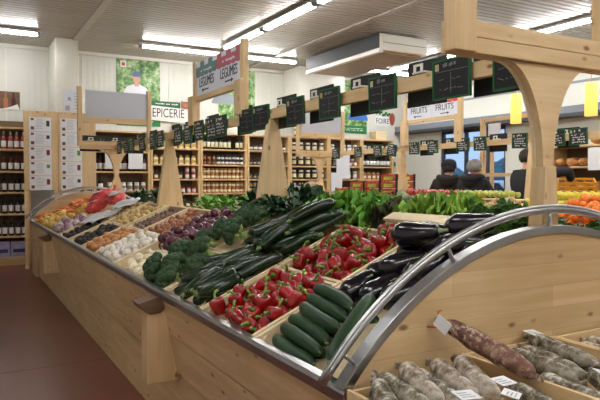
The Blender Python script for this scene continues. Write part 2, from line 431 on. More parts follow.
# pendants
def pend():
    t = thing('pendant_lamp', '', 'pendant lamp')
    MB().tube([(0, 0, 0), (0, 0, -.99)], .006, 6).build('cord', 'mid_grey', t)
    MB().lathe([(.07, -1.45), (.082, -1.45), (.082, -1.0), (.07, -1.0), (.02, -.99)], 24).build('lamp_shade', 'lamp_glow', t)
    return t
PP = Proto(pend)
PP.put((7.56, 5.35, ZC), (0, 0, 0), 'glowing amber cylinder pendant lamp right of the wooden post')
PP.put((7.54, 6.62, ZC), (0, 0, 0), 'glowing amber cylinder pendant lamp left of the wooden post')
# ================================================================ the stands
SLP = math.atan(.436); cS, sS = math.cos(SLP), math.sin(SLP)
def stand(label, X0, Xc, Ya, Yb, stubs, name='produce_stand', rails=True):
    t = thing(name, label, 'produce stand', (Xc, (Ya+Yb)/2, 0)); ox, oy = Xc, (Ya+Yb)/2
    half = Xc-X0
    def b(mb, nm, mt, par=t, bev=0):
        mb.v = [(x-ox, y-oy, z) for x, y, z in mb.v]; return mb.build(nm, mt, par, bev=bev)
    for s in (1, -1):
        X = lambda d: Xc-s*(half-d)
        L = lambda a, bb, q: (X(a), q, bb)
        seg = [(Ya+.03, Yb-.03)]
        for k, (d0, z0, d1, z1) in enumerate([(0, .827, .042, .61), (.043, .606, .085, .395)]):
            b(MB().prism([(d0, z0), (d0+.022, z0), (d1+.022, z1), (d1, z1)], L, Ya+.03, Yb-.03), 'front_board', 'wood_y', bev=.003)
        b(MB().prism([(.10, .40), (.125, .40), (.15, 0), (.125, 0)], L, Ya+.03, Yb-.03), 'kick_board', 'wood_y')
        b(MB().prism([(.002, .79), (-.004, .822), (.002, .836), (.032, .838), (.032, .831), (.008, .828), (.006, .79)], L, Ya, Yb), 'edge_trim', 'steel', bev=.0015)
        b(MB().prism([(.022, .75), (.022, .77), (half-.02, .77+.436*(half-.04)), (half-.02, .75+.436*(half-.04))], L, Ya+.03, Yb-.03), 'deck', 'pale_wood_y')
        if s == 1:
            for (y0, z0, z1) in stubs:
                sb = b(MB().bx(X0-.075, X0+.09, y0-.05, y0+.05, z0, z1), 'batten_box', 'wood_z', bev=.004)
                b(MB().prism([(-.12, z1+.045), (-.11, z1+.02), (-.06, z1-.015), (.0, z1-.01), (.03, z1+.05), (-.02, z1+.07)], lambda a, bb, q: (X0+a, q, bb), y0-.06, y0+.055), 'batten_cap', 'dark_wood', sb, .003)
    zt = 1.237; sag = zt-.83; R = (half**2+sag**2)/(2*sag); zc = zt-R; a0 = math.asin(half/R)
    arc = lambda rad, n=40, e=0: [(Xc+rad*math.sin(-a0-e+(2*a0+2*e)*i/n), zc+rad*math.cos(-a0-e+(2*a0+2*e)*i/n)) for i in range(n+1)]
    P = lambda a, bb, q: (a, q, bb)
    for (y0, y1, ym) in ((Ya, Ya+.03, Ya-.012), (Yb-.03, Yb, Yb+.012)):
        poly = arc(R-.004)+[(Xc+half-.09, .40), (Xc+half-.12, 0), (Xc-half+.12, 0), (Xc-half+.09, .40)]
        b(MB().prism(poly, P, y0, y1), 'end_panel', 'panel_wood_x')
        b(MB().strip(arc(R-.012), arc(R+.014), P, y0-.008, y1+.01), 'arch_trim', 'steel', bev=.002)
        rm = (y0+y1)/2
        rl = b(MB().tube([(a, rm, z) for a, z in arc(R+.066, 44, .015)], .013, 10).tube([(a, rm-.004, z) for a, z in arc(R+.078, 44, .015)], .007, 8), 'hand_rail', 'steel')
        for f in (.04, .27, .5, .73, .96):
            an = -a0+2*a0*f
            b(MB().tube([(Xc+q*math.sin(an), rm, zc+q*math.cos(an)) for q in (R, R+.07)], .006, 8), 'rail_support', 'steel', rl)
    return t
stand('long pine vegetable stand with steel edge and arched end panel in the foreground', .903, 1.74, 1.364, 9.57, [(3.12, .36, .735), (7.4, .36, .735)])
stand('pine fruit stand behind the vegetable stand', 4.42, 5.28, 2.1, 9.8, [])
# ---------------------------------------------------------------- post frames on the stands
def postframe(label, Xc, Ys, ends, wtop=.06, wbot=.18):
    t = thing('display_frame', label, 'display frame', (Xc, Ys[0], 0))
    oy = Ys[0]
    def b(mb, nm, mt, par=t, bev=.003):
        mb.v = [(x-Xc, y-oy, z) for x, y, z in mb.v]; return mb.build(nm, mt, par, bev=bev)
    b(MB().bx(Xc-.018, Xc+.018, Ys[0]+.04, Ys[-1]+.03, 1.80, 1.865), 'beam', 'wood_y')
    for i, y in enumerate(Ys):
        e = i in ends
        w1, w0 = (.027, .040) if i == 0 else (wtop/2, wbot/2+.03)
        b(MB().prism([(Xc-w0-.012, 1.125), (Xc+w0+.012, 1.125), (Xc+w1, 1.80 if not e else 1.45), (Xc-w1, 1.80 if not e else 1.45)], lambda a, z, q: (a, q, z), y-.03, y+.03), 'post', 'wood_z')
        if e:
            d = -.062 if i == 0 else -.062
            n = 14; hw, h0, h1 = .208, 1.44, 1.797
            L = [(-.026-(hw-.026)*(1-math.cos(PI/2*k/n)), h0+(h1-h0)*math.sin(PI/2*k/n)) for k in range(n+1)]
            poly = [(Xc+a, z) for a, z in L]+[(Xc-a, z) for a, z in L[::-1]]
            b(MB().prism(poly, lambda a, z, q: (a, q, z), y-.018, y+.012), 'bracket', 'wood_x', bev=.001)
            poly2 = [(Xc+a*1.04, z) for a, z in L]+[(Xc-a*1.04, z) for a, z in L[::-1]]
            b(MB().prism(poly2, lambda a, z, q: (a, q, z), y+.0125, y+.027), 'bracket', 'dark_wood' if 0 else 'pale_wood_x', bev=.001)
            b(MB().bx(Xc-.445, Xc+.44, y-.035, y+.035, 1.80, 1.849), 'arm', 'wood_x')
            b(MB().bx(Xc-.445, Xc+.44, y-.035, y+.035, 1.8505, 1.902), 'arm', 'wood_x')
            for s in (-1, 1):
                ux = Xc+s*(.455 if s < 0 else .41); uy = y-.085 if s < 0 or i else y+.036
                uw = .027 if i else .045
                b(MB().bx(ux-uw, ux+uw, uy, uy+.049, 1.79 if s < 0 and i == 0 else 1.835, 2.6 if i == 0 else 2.57), 'upright', 'wood_z')
    return t
T1 = [1.44, 3.54, 5.74, 8.0]; T2 = [2.3, 4.4, 6.58, 8.73]
F1 = postframe('pine post and beam frame standing along the vegetable stand, hung with chalkboards', 1.783, T1, (0, 3))
F2 = postframe('pine post and beam frame standing along the fruit stand', 5.28, T2, (0, 3), .07, .14)
# ---------------------------------------------------------------- sign frames
def strokes(mb, x0, x1, z0, z1, rows, rg, th=.0035, fn=None, y=0):
    for r in range(rows):
        z = z1-(z1-z0)*(r+.5)/rows; x = x0+(x1-x0)*rg.uniform(0, .15)
        while x < x1-.01:
            w = rg.uniform(.008, .03)
            if x+w > x1: break
            mb.box((x+w/2, y, z+rg.uniform(-.003, .003)), (w, .0015, th*rg.uniform(.7, 1.4)), rot=Matrix.Rotation(rg.uniform(-.35, .35), 3, 'Y')); x += w+rg.uniform(.005, .012)
            if rg.random() < .15: x += .03
def scallop(mb, x0, x1, z0, z1, n, depth, y0, y1):     # awning band with scalloped lower edge
    pts = [(x0, z1), (x1, z1)]
    w = (x1-x0)/n
    for i in range(n):
        for k in range(6):
            a = PI*k/6; pts.append((x1-i*w-w/2+w/2*math.cos(a), z0-depth*math.sin(a)))
    pts.append((x0, z0)); mb.prism(pts, lambda a, z, q: (a, q, z), y0, y1)
def signframe(label, Xc, Y0, Y1, word, cols, zs=(2.10, 2.40), squig=True):
    # local x axis runs along -Y (left to right as seen from the aisle), local -y faces -X
    Lh = (Y1-Y0)/2
    t = thing('sign', label, 'sign', (Xc, (Y0+Y1)/2, 0), (0, 0, -PI/2))
    for s in (-1, 1):
        MB().bx(s*Lh-.03, s*Lh+.03, -.022, .022, 1.868, zs[1]+.01).build('upright', 'wood_z', t, bev=.003)
        MB().bx(s*Lh-.05, s*Lh+.065, -.06, -.0235, 1.87, zs[0]-.004).build('upright', 'wood_z', t, bev=.003)
    MB().bx(-Lh+.03, Lh-.03, -.02, .02, zs[0]-.05, zs[0]-.005).build('rail', 'wood_x', t, bev=.003)
    for s, (cm, cl) in ((-1, cols[0]), (1, cols[1])):
        xm = s*(Lh-.03)/2; hw = (Lh-.03)/2-.003
        bd = MB().bx(xm-hw, xm+hw, -.008, .004, zs[0], zs[1]-.075).build('sign_board', 'sign_white', t)
        mb = MB(); scallop(mb, xm-hw, xm+hw, zs[1]-.115, zs[1]-.05, 5, .018, -.012, -.0085); mb.build('awning_band', cm, bd)
        for k in range(5):
            if k % 2 == (0 if s > 0 else 1): MB().bx(xm-hw+2*hw*k/5, xm-hw+2*hw*(k+1)/5, -.010, .002, zs[1]-.074, zs[1]-.01).build('awning_stripe', cm, bd)
        for k in range(5):
            if k % 2 != (0 if s > 0 else 1): MB().bx(xm-hw+2*hw*k/5, xm-hw+2*hw*(k+1)/5, -.010, .002, zs[1]-.074, zs[1]-.01).build('awning_stripe', 'sign_white', bd)
        mb = MB(); strokes(mb, xm-hw*.6, xm+hw*.6, zs[1]-.11, zs[1]-.075, 1, random.Random(5), .012, y=-.0135); mb.build('script', 'sign_white', bd)
        text(word, .108, 'lettering', 'sign_ink', bd, (xm, -.0095, zs[0]+(.095 if word == 'LEGUMES' else .105)), FY, .001, .74 if word == 'LEGUMES' else .98)
        a = MB().bx(xm-.07, xm+.05, -.0105, -.0085, zs[0]+.027, zs[0]+.037)
        tip = xm+s*.0+.05*(1 if s > 0 else -1.4)
        d = .035 if s > 0 else -.035
        a.prism([(tip, zs[0]+.015), (tip, zs[0]+.049), (tip+d, zs[0]+.032)], lambda p, z, q: (p, q, z), -.0105, -.0085)
        a.build('arrow', 'sign_ink', bd)
    return t
signframe('white sign lettered LEGUMES twice under teal and pink awning bands', 1.79, 4.0, 5.0, 'LEGUMES', (('sign_teal', 0), ('sign_pink', 0)), (2.12, 2.40))
signframe('white sign lettered FRUITS twice with arrows above the fruit stand', 5.28, 5.47, 6.49, 'FRUITS', (('sign_green_dark', 0), ('sign_red', 0)), (2.21, 2.50))
def blank(label, Xc, Y, hw, z0, z1):
    t = thing('blank_sign', label, 'sign', (Xc, Y, 0))
    MB().bx(-hw, hw, -.006, .006, z0, z1).build('sign_board', 'sign_grey', t)
    MB().bx(-hw-.03, hw+.03, -.02, .02, z0-.075, z0-.002).build('rail', 'wood_x', t, bev=.003)
    return t
blank('large blank grey sign on the far end of the vegetable stand', 1.80, 7.94, .40, 2.2, 2.53)
blank('small blank grey sign on the far end of the fruit stand', 5.28, 8.673, .38, 2.2, 2.53)
# ---------------------------------------------------------------- chalkboards
def board(seed, wd=.2, ht=.155, mk=.0035, full=True):
    def f():
        rg = random.Random(seed); t = thing('chalkboard', '', 'chalkboard')
        MB().bx(-wd/2, wd/2, -.004, .004, -ht/2, ht/2).build('slate', 'black_card', t)
        g = MB()
        for s in (-1, 1): g.bx(s*wd/2-.004, s*wd/2+.004, -.006, .006, -ht/2-.004, ht/2+.004); g.bx(-wd/2, wd/2, -.006, .006, s*ht/2-.004, s*ht/2+.004)
        g.build('rim', 'board_green', t)
        m = MB(); strokes(m, -wd*.22, wd*.2, ht*.27, ht*.45, 1, rg, .014, y=-.0052)
        if mk > .004: strokes(m, -wd*.4, wd*.42, -ht*.42, ht*.2, 4, rg, mk, y=-.0052)
        m.build('chalk_marks', 'chalk' if mk > .004 else 'chalk_dim', t)
        m = MB(); m.bx(-wd*.44, wd*.46, -.0055, -.0045, ht*.2, ht*.212); strokes(m, -wd*.42, wd*.4, -ht*.4, ht*.12, 2, rg, .0025, y=-.0052)
        if mk <= .004: m.bx(.0, .002, -.0055, -.0045, -ht*.36, ht*.16)
        m.build('ruled_lines', 'chalk_dim', t)
        MB().bx(-wd*.44, -wd*.33, -.006, -.0045, ht*.24, ht*.42).build('emblem', plain('emblem%d' % seed, srgb(180, 170, 120), .7).name, t)
        return t
    return f
bp = [Proto(board(20+i)) for i in range(2)]; bf = [Proto(board(30+i, mk=.009)) for i in range(3)]
def facing(yaw): return (0, 0, -PI/2+yaw)
Ys = [1.545, 1.86, 2.335, 2.785, 3.185, 3.635, 3.875, 4.33, 4.56, 4.81, 5.12, 5.36, 5.95, 6.18, 6.65, 7.05, 7.35, 7.65]
for i, y in enumerate(Ys):
    pt = bp[i % 2] if i < 7 else bf[i % 3]
    r = rnd.uniform(-.03, .03)+(.12 if i in (5, 6) else 0)
    pt.put((1.79-.034-(.012 if i % 2 else 0), y, 1.815), (rnd.uniform(-.02, .06), 0, -PI/2+r), 'green-rimmed chalkboard on the aisle side of the vegetable stand beam, %s from the near post' % ordn(i), 'chalkboards on the vegetable stand beam')
def backboard():
    t = thing('price_board', '', 'price board')
    MB().bx(-.125, .125, -.004, .004, -.1, .1).build('slate', 'black_card', t)
    MB().bx(-.04, .04, -.05, -.004, .036, .044).bx(-.03, -.015, -.052, -.048, .036, .07).bx(.015, .03, -.052, -.048, .036, .07).bx(-.03, .03, -.052, -.048, .066, .076).build('clip', 'white_paint', t)
    return t
BB = Proto(backboard)
Y2 = [1.68, 2.09, 2.56, 2.985, 3.41, 4.05, 4.68, 5.24, 5.65, 6.4, 6.85]
for i, y in enumerate(Y2):
    BB.put((1.79+.026, y, 1.835), (0, 0, -PI/2), 'black board back behind the vegetable stand beam, %s from the near post' % ordn(i), 'board backs on the vegetable stand beam')
for i, y in enumerate([1.5, 1.95]):
    BB.put((1.72+i*.3-.25, 8.045, 1.875), (0, 0, 0), 'plain black board standing on the far arm of the vegetable stand frame, %s one' % ('left', 'right')[i], 'boards on the far arm')
Y3 = [3.2, 3.845, 4.1, 4.55, 5.12, 5.39, 5.92, 6.28, 6.75, 7.08, 7.57, 8.18]
for i, y in enumerate(Y3):
    bf[(i*2) % 3].put((5.28-.034, y, 1.83), (rnd.uniform(0, .05), rnd.uniform(-.04, .04) if i != 8 else .2, -PI/2+rnd.uniform(-.1, .1)), 'chalkboard with white handwriting on the fruit stand beam, %s from the right' % ordn(i), 'chalkboards on the fruit stand beam')
Y4 = [4.0, 4.9, 5.65, 6.1, 7.3]
for i, y in enumerate(Y4):
    BB.put((5.28+.026, y, 1.83), (0, 0, -PI/2), 'black board back behind the fruit stand beam, %s from the right' % ordn(i), 'board backs on the fruit stand beam')
BB.put((2.02, 8.045, 1.86), (0, 0, 0), 'plain black board behind the right half of the far arm of the vegetable stand frame')
# frame by the checkout
t = thing('display_frame', 'bare pine frame standing by the checkout in front of the shop window', 'wooden frame', (7.6, 6.85, 0), (0, 0, -PI/2))
for x in (-.5, .5): MB().bx(x-.04, x+.04, -.03, .03, 0, 2.43).build('post', 'wood_z', t, bev=.003)
MB().bx(-.33, -.27, -.02, .02, 0, 2.05).build('post', 'wood_z', t, bev=.003)
for z in (2.40, 2.08, 1.5): MB().bx(-.46, .46, -.021, .021, z-.03, z+.03).build('rail', 'wood_x', t, bev=.003)
tag(MB().bx(-.13, .13, -.002, .002, -.1, .1).build('paper_notice', 'paper', None, (7.57, 7.08, 2.23), (0, 0, -PI/2)), 'white paper notice taped to the checkout frame', 'notice')
# ================================================================ crates and produce
def slope(X0, Z0=.845):
    def S(u, v, w): return Vector((X0+v*cS-w*sS, u, Z0+v*sS+w*cS))
    return S
S1, S2 = slope(.927, .828), slope(4.447, .828)
RS = Matrix.Rotation(-SLP, 3, 'Y')                        # slope frame: x up the slope, y along the stand
def crate(label, S, u0, u1, v0, v1, h=.075, mat='pale_wood', group=None, cat='crate', hi=0):
    lu, lv = u1-u0, v1-v0; t = thing('wooden_crate', label, cat, S((u0+u1)/2, (v0+v1)/2, 0), RS, group)
    th = .017
    for s in (-1, 1):
        MB().bx(-lv/2, lv/2, s*(lu/2)-(th if s > 0 else 0), s*(lu/2)+(0 if s > 0 else th), -h, .010).build('side_board', mat+'_x', t, bev=.0015)
        MB().bx(s*lv/2-(th if s > 0 else 0), s*lv/2+(0 if s > 0 else th), -lu/2+th, lu/2-th, -h, -.008+(hi if s > 0 else 0)).build('end_board', mat+'_y', t, bev=.0015)
        for q in (-1, 1):
            mb = MB(); cx, cy = s*(lv/2-th), q*(lu/2-th)
            mb.prism([(cx, cy), (cx-s*.025, cy), (cx, cy-q*.025)], lambda a, b, z: (a, b, z), -h, -.002); mb.build('corner_post', mat+'_z', t)
    MB().bx(-lv/2+th, lv/2-th, -lu/2+th, lu/2-th, -h, -h+.008).build('base', mat+'_y', t)
    return t
def pile(u0, u1, v0, v1, r, n, floor, rg, top=None, tries=26, jit=.12, heap=None):
    ps = []
    for _ in range(n):
        best = None
        rr = r*(1+rg.uniform(-jit, jit))
        for _ in range(tries):
            u, v = rg.uniform(u0+rr, u1-rr), rg.uniform(v0+rr, v1-rr); w = floor+rr
            for (a, b, c, q) in ps:
                d2 = (a-u)**2+(b-v)**2; s = (q+rr)*.93
                if d2 < s*s: w = max(w, c+math.sqrt(s*s-d2))
            if heap: w2 = w+heap*((u-(u0+u1)/2)**2+(v-(v0+v1)/2)**2)
            else: w2 = w
            if best is None or w2 < best[0]: best = (w2, u, v, w, rr)
        if top is not None and best[3] > top: continue
        ps.append((best[1], best[2], best[3], best[4]))
    return ps
def rrot(rg): return Matrix.Rotation(rg.uniform(0, 2*PI), 3, 'Z') @ Matrix.Rotation(rg.uniform(0, PI), 3, 'X') @ Matrix.Rotation(rg.uniform(0, 2*PI), 3, 'Z')
def trot(rg, tilt=.6): return RS @ Matrix.Rotation(rg.uniform(0, 2*PI), 3, 'Z') @ Matrix.Rotation(rg.uniform(-tilt, tilt), 3, 'X') @ Matrix.Rotation(rg.uniform(-tilt, tilt), 3, 'Y')
def fill(S, box, r, n, protos, label, group, rg, rb=None, rot=rrot, floor=-.06, top=.05, heap=None):
    ps = pile(*box, r, n, floor, rg, top, heap=heap)
    for i, (u, v, w, q) in enumerate(ps):
        protos[i % len(protos)].put(S(u, v, w), rot(rg), label, group, q/(rb or r))
    return len(ps)
# ---- makers ----
def m_pepper(seed):
    def f():
        rg = random.Random(seed); t = thing('red_pepper', '', 'pepper'); ph = rg.uniform(0, 6); lobes = rg.choice((3, 4, 4))
        def fn(v, a, k):
            q = 1+.10*math.cos(lobes*a+ph)*(1-.3*k)+.05*math.sin(2*a+ph*2); return Vector((v.x*q+.006*k*math.sin(ph), v.y*q, v.z+.006*math.cos(lobes*a+ph)*(1 if k < .2 else 0)))
        pr = [(.004, -.034), (.014, -.041), (.024, -.036), (.030, -.022), (.034, .0), (.036, .02), (.034, .033), (.026, .041), (.014, .039), (.006, .033)]
        MB().lathe(pr, 20, fn=fn).build('body', 'pepper', t)
        c = rg.uniform(.014, .03); a = rg.uniform(0, 6); pts = [(0, 0, .03), (0, 0, .042), (c*.35*math.cos(a), c*.35*math.sin(a), .056), (c*math.cos(a), c*math.sin(a), .066), (c*1.7*math.cos(a), c*1.7*math.sin(a), .064)]
        MB().lathe([(.003, .036), (.014, .0405), (.006, .046)], 8).tube(pts, [.0085, .0065, .0055, .006, .008], 8).build('stem', 'pepper_stem', t)
        return t
    return f
def body_of_rev(name, cat, mat, L, prof, bend, caps, seed):
    """long vegetable along local x with parts: body + stem pieces"""
    def f():
        t = thing(name, '', cat); rg = random.Random(seed)
        n = 16; pts = []; rs = []
        for i in range(n+1):
            k = i/n; x = (k-.5)*L; pts.append((x, bend*(4*(k-.5)**2-.3), 0)); rs.append(max(.002, prof(k)*(1+rg.uniform(-.02, .02))))
        MB().tube(pts, rs, 14).build('body', mat, t)
        caps(t, pts, rg); return t
    return f
def cap_cuke(t, pts, rg):
    p = pts[0]; MB().tube([(p[0]-.004, p[1], 0), (p[0]+.006, p[1], 0)], [.003, .006], 8).build('stem_end', 'courgette_stem', t)
def cap_zuke(t, pts, rg):
    p, q = Vector(pts[-1]), Vector(pts[-3]); d = (p-q).normalized()
    MB().tube([p-d*.012, p+d*.006, p+d*.022], [.0125, .010, .0115], 6).build('stem', 'courgette_stem', t)
def cap_aub(t, pts, rg):
    p, q = Vector(pts[-1]), Vector(pts[-3]); d = (p-q).normalized()
    mb = MB().tube([p-d*.03, p-d*.012, p+d*.002, p+d*.02, p+d*.04], [.027, .025, .014, .007, .008], 10)
    for k in range(5):
        a = 2*PI*k/5; e = Vector((0, math.cos(a), math.sin(a)))
        mb.tube([p-d*.026+e*.0255, p-d*.042+e*.0325, p-d*.06+e*.038], [.009, .007, .001], 6, flat=.5)
    mb.build('calyx', 'aubergine_cap', t)
cprof = lambda r: (lambda k: r*min(1, (1-abs(2*k-1)**5))**.5*(.93+.07*math.sin(PI*k)))
zprof = lambda r: (lambda k: r*(min(1, k*9))**.5*(1-.38*k**1.5) if k < .999 else r*.55)
aprof = lambda r: (lambda k: r*(math.sqrt(max(0, 1-(1-min(1, k/.36))**2)) if k < .36 else 1-.45*((k-.36)/.64)**1.3))
PEP = [Proto(m_pepper(i)) for i in range(5)]
CUK = [Proto(body_of_rev('cucumber', 'cucumber', 'cucumber', .27, cprof(.0265), .012*(i-1), cap_cuke, i)) for i in range(3)]
ZUK = [Proto(body_of_rev('courgette', 'courgette', 'courgette', .20+.02*i, zprof(.028+.003*(i % 2)), .026*(i-1.5), cap_zuke, i)) for i in range(4)]
AUB = [Proto(body_of_rev('aubergine', 'aubergine', 'aubergine', .175+.012*i, aprof(.047+.002*i), .018*(i-1), cap_aub, i)) for i in range(3)]
def m_ball(name, cat, mat, prof, seg=14, tip=None, lob=0):
    def f():
        mb = MB(); fn = (lambda v, a, k: Vector((v.x*(1+lob*abs(math.sin(a*4))), v.y*(1+lob*abs(math.sin(a*4))), v.z))) if lob else None
        mb.lathe(prof, seg, fn=fn); o = mb.build(name, mat); o['category'] = cat; o['label'] = name; return o
    return f
sph = [(math.sin(PI*i/8), -math.cos(PI*i/8)) for i in range(9)]
bulb = [(.04, -1.0), (.5, -.88), (.85, -.5), (1, -.08), (.93, .32), (.68, .66), (.34, .9), (.14, 1.08), (.09, 1.3), (.05, 1.5)]
pot = [(.02, -1.3), (.5, -1.12), (.82, -.7), (.95, -.1), (.9, .5), (.66, 1.0), (.3, 1.25), (.02, 1.32)]
app = [(.03, -.78), (.3, -.9), (.65, -.78), (.93, -.3), (1, .1), (.9, .5), (.62, .78), (.3, .82), (.08, .68), (.02, .62)]
def ball(name, cat, mat, prof, r, seg=12, lob=0): return Proto(m_ball(name, cat, mat, [(a*r, b*r) for a, b in prof], seg, lob=lob))
def m_broc(seed):
    def f():
        rg = random.Random(seed); t = thing('broccoli', '', 'broccoli')
        MB().tube([(0, 0, -.075), (0, 0, -.03), (0, 0, .0)], [.02, .021, .028], 10).build('stalk', 'broccoli_stalk', t)
        br = MB(); hd = MB()
        for k in range(26):
            a = k*2.4; q = math.sqrt(k/26); x, y, z = .062*q*math.cos(a), .062*q*math.sin(a), .042*(1-q*q)-.004
            br.tube([(x*.25, y*.25, -.035), (x*.85, y*.85, z-.012)], [.010, .008], 6)
            hd.ico((x, y, z), .0235*rg.uniform(.85, 1.15), 2, 0, lambda w: w*(1+.28*noise.noise(w*150+Vector((k, seed, 0)))))
        br.build('branch', 'broccoli_stalk', t); hd.build('florets', 'broccoli', t)
        return t
    return f
BRO = [Proto(m_broc(i)) for i in range(3)]
def leaf(mb, base, yaw, pitch, L, Wd, ruff, rg, curl=.8, mi=0, nx=4, nl=9):
    ph = rg.uniform(0, 6); vs = []
    for i in range(nl+1):
        k = i/nl; p = pitch-curl*k*k; 
        if i == 0: x, z = 0, 0
        else: x += L/nl*math.cos(p); z += L/nl*math.sin(p)
        hw = Wd*math.sin(PI*min(.93, .12+.80*k))**.8*(.3+.7*k)
        for j in range(-nx, nx+1):
            s = j/nx; zz = z+abs(s)*hw*.35+ruff*abs(s)**1.3*math.sin(17*k+ph+s*7)*(.5+k); y = hw*s
            vs.append(Vector(base)+Matrix.Rotation(yaw, 3, 'Z') @ Vector((x+ruff*.6*math.sin(7*s+ph)*k, y, zz)))
    m = 2*nx+1
    mb.add(vs, [(i*m+j, i*m+j+1, (i+1)*m+j+1, (i+1)*m+j) for i in range(nl) for j in range(m-1)], mi, True)
def m_lettuce(name, mat, n, L, Wd, ruff, seed, rib='courgette_stem'):
    def f():
        rg = random.Random(seed); t = thing(name, '', 'leafy vegetable'); mb = MB()
        for i in range(n):
            k = i/n; leaf(mb, (0, 0, .005+.02*k), i*2.4+rg.uniform(-.2, .2), .25+1.15*k, L*(1-.25*k)*rg.uniform(.9, 1.1), Wd*rg.uniform(.85, 1.1), ruff, rg, .9-.5*k)
        mb.build('leaves', mat, t); MB().tube([(0, 0, -.02), (0, 0, .03)], [.02, .012], 8).build('stem', rib, t); return t
    return f
def m_bunch(name, mat, n, L, seed, leafr=.012, stem='leaf'):
    def f():      # herb bunch: many stalks with small leaflets
        rg = random.Random(seed); t = thing(name, '', 'herbs'); mb = MB(); st = MB()
        for i in range(n):
            a = rg.uniform(0, 2*PI); q = rg.uniform(.1, 1.0); e = Vector((math.cos(a)*q*L*.75, math.sin(a)*q*L*.75, L*(1.0-.45*q*q)*rg.uniform(.7, 1.1)))
            st.tube([(0, 0, 0), e*.55+Vector((0, 0, .01)), e], [.002, .0016, .001], 5)
            for _ in range(9):
                c = e+Vector((rg.gauss(0, .016), rg.gauss(0, .016), rg.gauss(0, .014))); R_ = rrot(rg); s = leafr*rg.uniform(.7, 1.4)
                mb.add([c+R_ @ Vector(p)*s for p in ((-1, 0, 0), (-.3, .7, .2), (.4, .55, 0), (1.1, 0, .2), (.4, -.55, 0), (-.3, -.7, .2), (0, 0, -.25))], [(0, 6, 1), (1, 6, 2), (2, 6, 3), (3, 6, 4), (4, 6, 5), (5, 6, 0)], 0)
        mb.build('leaves', mat, t); st.build('stalks', stem, t); return t
    return f
# ---- A: cucumbers in front, aubergines behind ----
D = {'A': (1.405, 1.985), 'B': (2.0, 2.535), 'C1': (2.55, 3.085), 'C2': (3.095, 3.63), 'D': (3.65, 4.27), 'E': (4.285, 4.94), 'F': (4.955, 5.53), 'G': (5.545, 6.23), 'H': (6.26, 6.9)}
VF, VR = (.0, .425), (.43, .86)
what = {'A': ('cucumbers', 'aubergines'), 'B': ('the nearest red peppers', 'the rear red peppers'), 'C1': ('the nearest courgettes', 'the rear courgettes'), 'C2': ('broccoli in front', 'broccoli at the back'),
        'D': ('loose white onions', 'red onions'), 'E': ('garlic', 'shallots'), 'F': ('brown onions', 'grey shallots'), 'G': ('black radishes', 'golden onions'), 'H': ('the paper sheets in front', 'small potatoes at the back')}
for k in D:
    for j, v in enumerate((VF, VR)):
        crate('pale wooden crate holding %s on the vegetable stand' % what[k][j], S1, *D[k], *v, hi=.0 if j == 0 else .012)
rg = random.Random(5)
for i in range(6):      # cucumbers lying along the stand, side by side up the slope
    CUK[i % 3].put(S1(1.775+.014*i, .035+.051*i, -.01+.004*(i % 2)+.010*i), RS @ Matrix.Rotation(PI/2-rg.uniform(-.02, .12), 3, 'Z') @ Matrix.Rotation(-.05, 3, 'Y'), 'short cucumber lying %s from the front edge in the row of six' % ordn(i), 'cucumbers in the row of six', (1.08, 1.05, 1.05))
for i in range(3): CUK[i].put(S1(1.83, .1+.12*i, -.05), RS @ Matrix.Rotation(PI/2, 3, 'Z'), 'cucumber hidden under the row of six cucumbers', 'cucumbers under the row')
CUK[1].put(S1(1.585, .185, .045), RS @ Matrix.Rotation(.5, 3, 'Z') @ Matrix.Rotation(-.05, 3, 'Y'), 'longest cucumber lying up the slope on top beside the steel rail', None, (1.35, 1.1, 1.1))
CUK[0].put(S1(1.46, .17, -.02), RS @ Matrix.Rotation(.03, 3, 'Z'), 'cucumber under the steel rail against the end panel', None, 1.15)
AU = [(1.89, .42, .005, .1), (1.78, .44, .0, .0), (1.66, .46, .0, -.2), (1.91, .56, .0, .2), (1.80, .58, .03, -.5), (1.66, .58, .035, -.2), (1.5, .55, .03, .3), (1.88, .71, .03, .4), (1.72, .73, .06, -1.35),
      (1.60, .70, .07, -1.0), (1.85, .80, .05, -1.5), (1.63, .80, .10, -1.3), (1.53, .79, .03, -.9), (1.5, .70, .05, -.1), (1.8, .68, .11, -1.25)]
AUN = ['at the front left of the heap beside the pepper crate', 'in the front middle of the heap beside the cucumbers', 'in front beside the longest cucumber', 'in the second row beside the pepper crate', 'with green calyx pointing at the camera in mid heap',
       'in the middle of the heap under the rail', 'next to the end panel in mid heap', 'at the back left beside the pale crate board', 'large across the top of the heap', 'on top of the heap near the rail', 'along the back edge on the left', 'along the back edge in the middle', 'at the back by the end panel', 'between rail and end panel', 'topmost, with its calyx towards the end panel']
for i, (u, v, w, a) in enumerate(AU):
    AUB[i % 3].put(S1(u, v, w), RS @ Matrix.Rotation(a, 3, 'Z') @ Matrix.Rotation(rg.uniform(-.08, .08), 3, 'Y'), 'glossy dark aubergine lying ' + AUN[i])
tag(MB().box((0, 0, 0), (.07, .46, .012)).box((.002, 0, .0125), (.06, .45, .010)).box((0, .0, .024), (.068, .46, .011)).build('crate_slats', 'pale_wood_y', None, S1(1.98, .875, .045), RS), 'stack of pale wooden slats lying along the ridge behind the aubergines', 'wooden slats')
# ---- B: red peppers ----
fill(S1, (2.015, 2.52, .015, .41), .0315, 70, PEP, 'red pepper with a green curled stem in the front pepper crate', 'peppers in the front crate', random.Random(1), rb=.037, rot=lambda g: trot(g, .9), top=.012)
fill(S1, (2.015, 2.52, .445, .845), .0315, 74, PEP, 'red pepper with a green curled stem in the rear pepper crate', 'peppers in the rear crate', random.Random(2), rb=.037, rot=lambda g: trot(g, .9), top=.018)
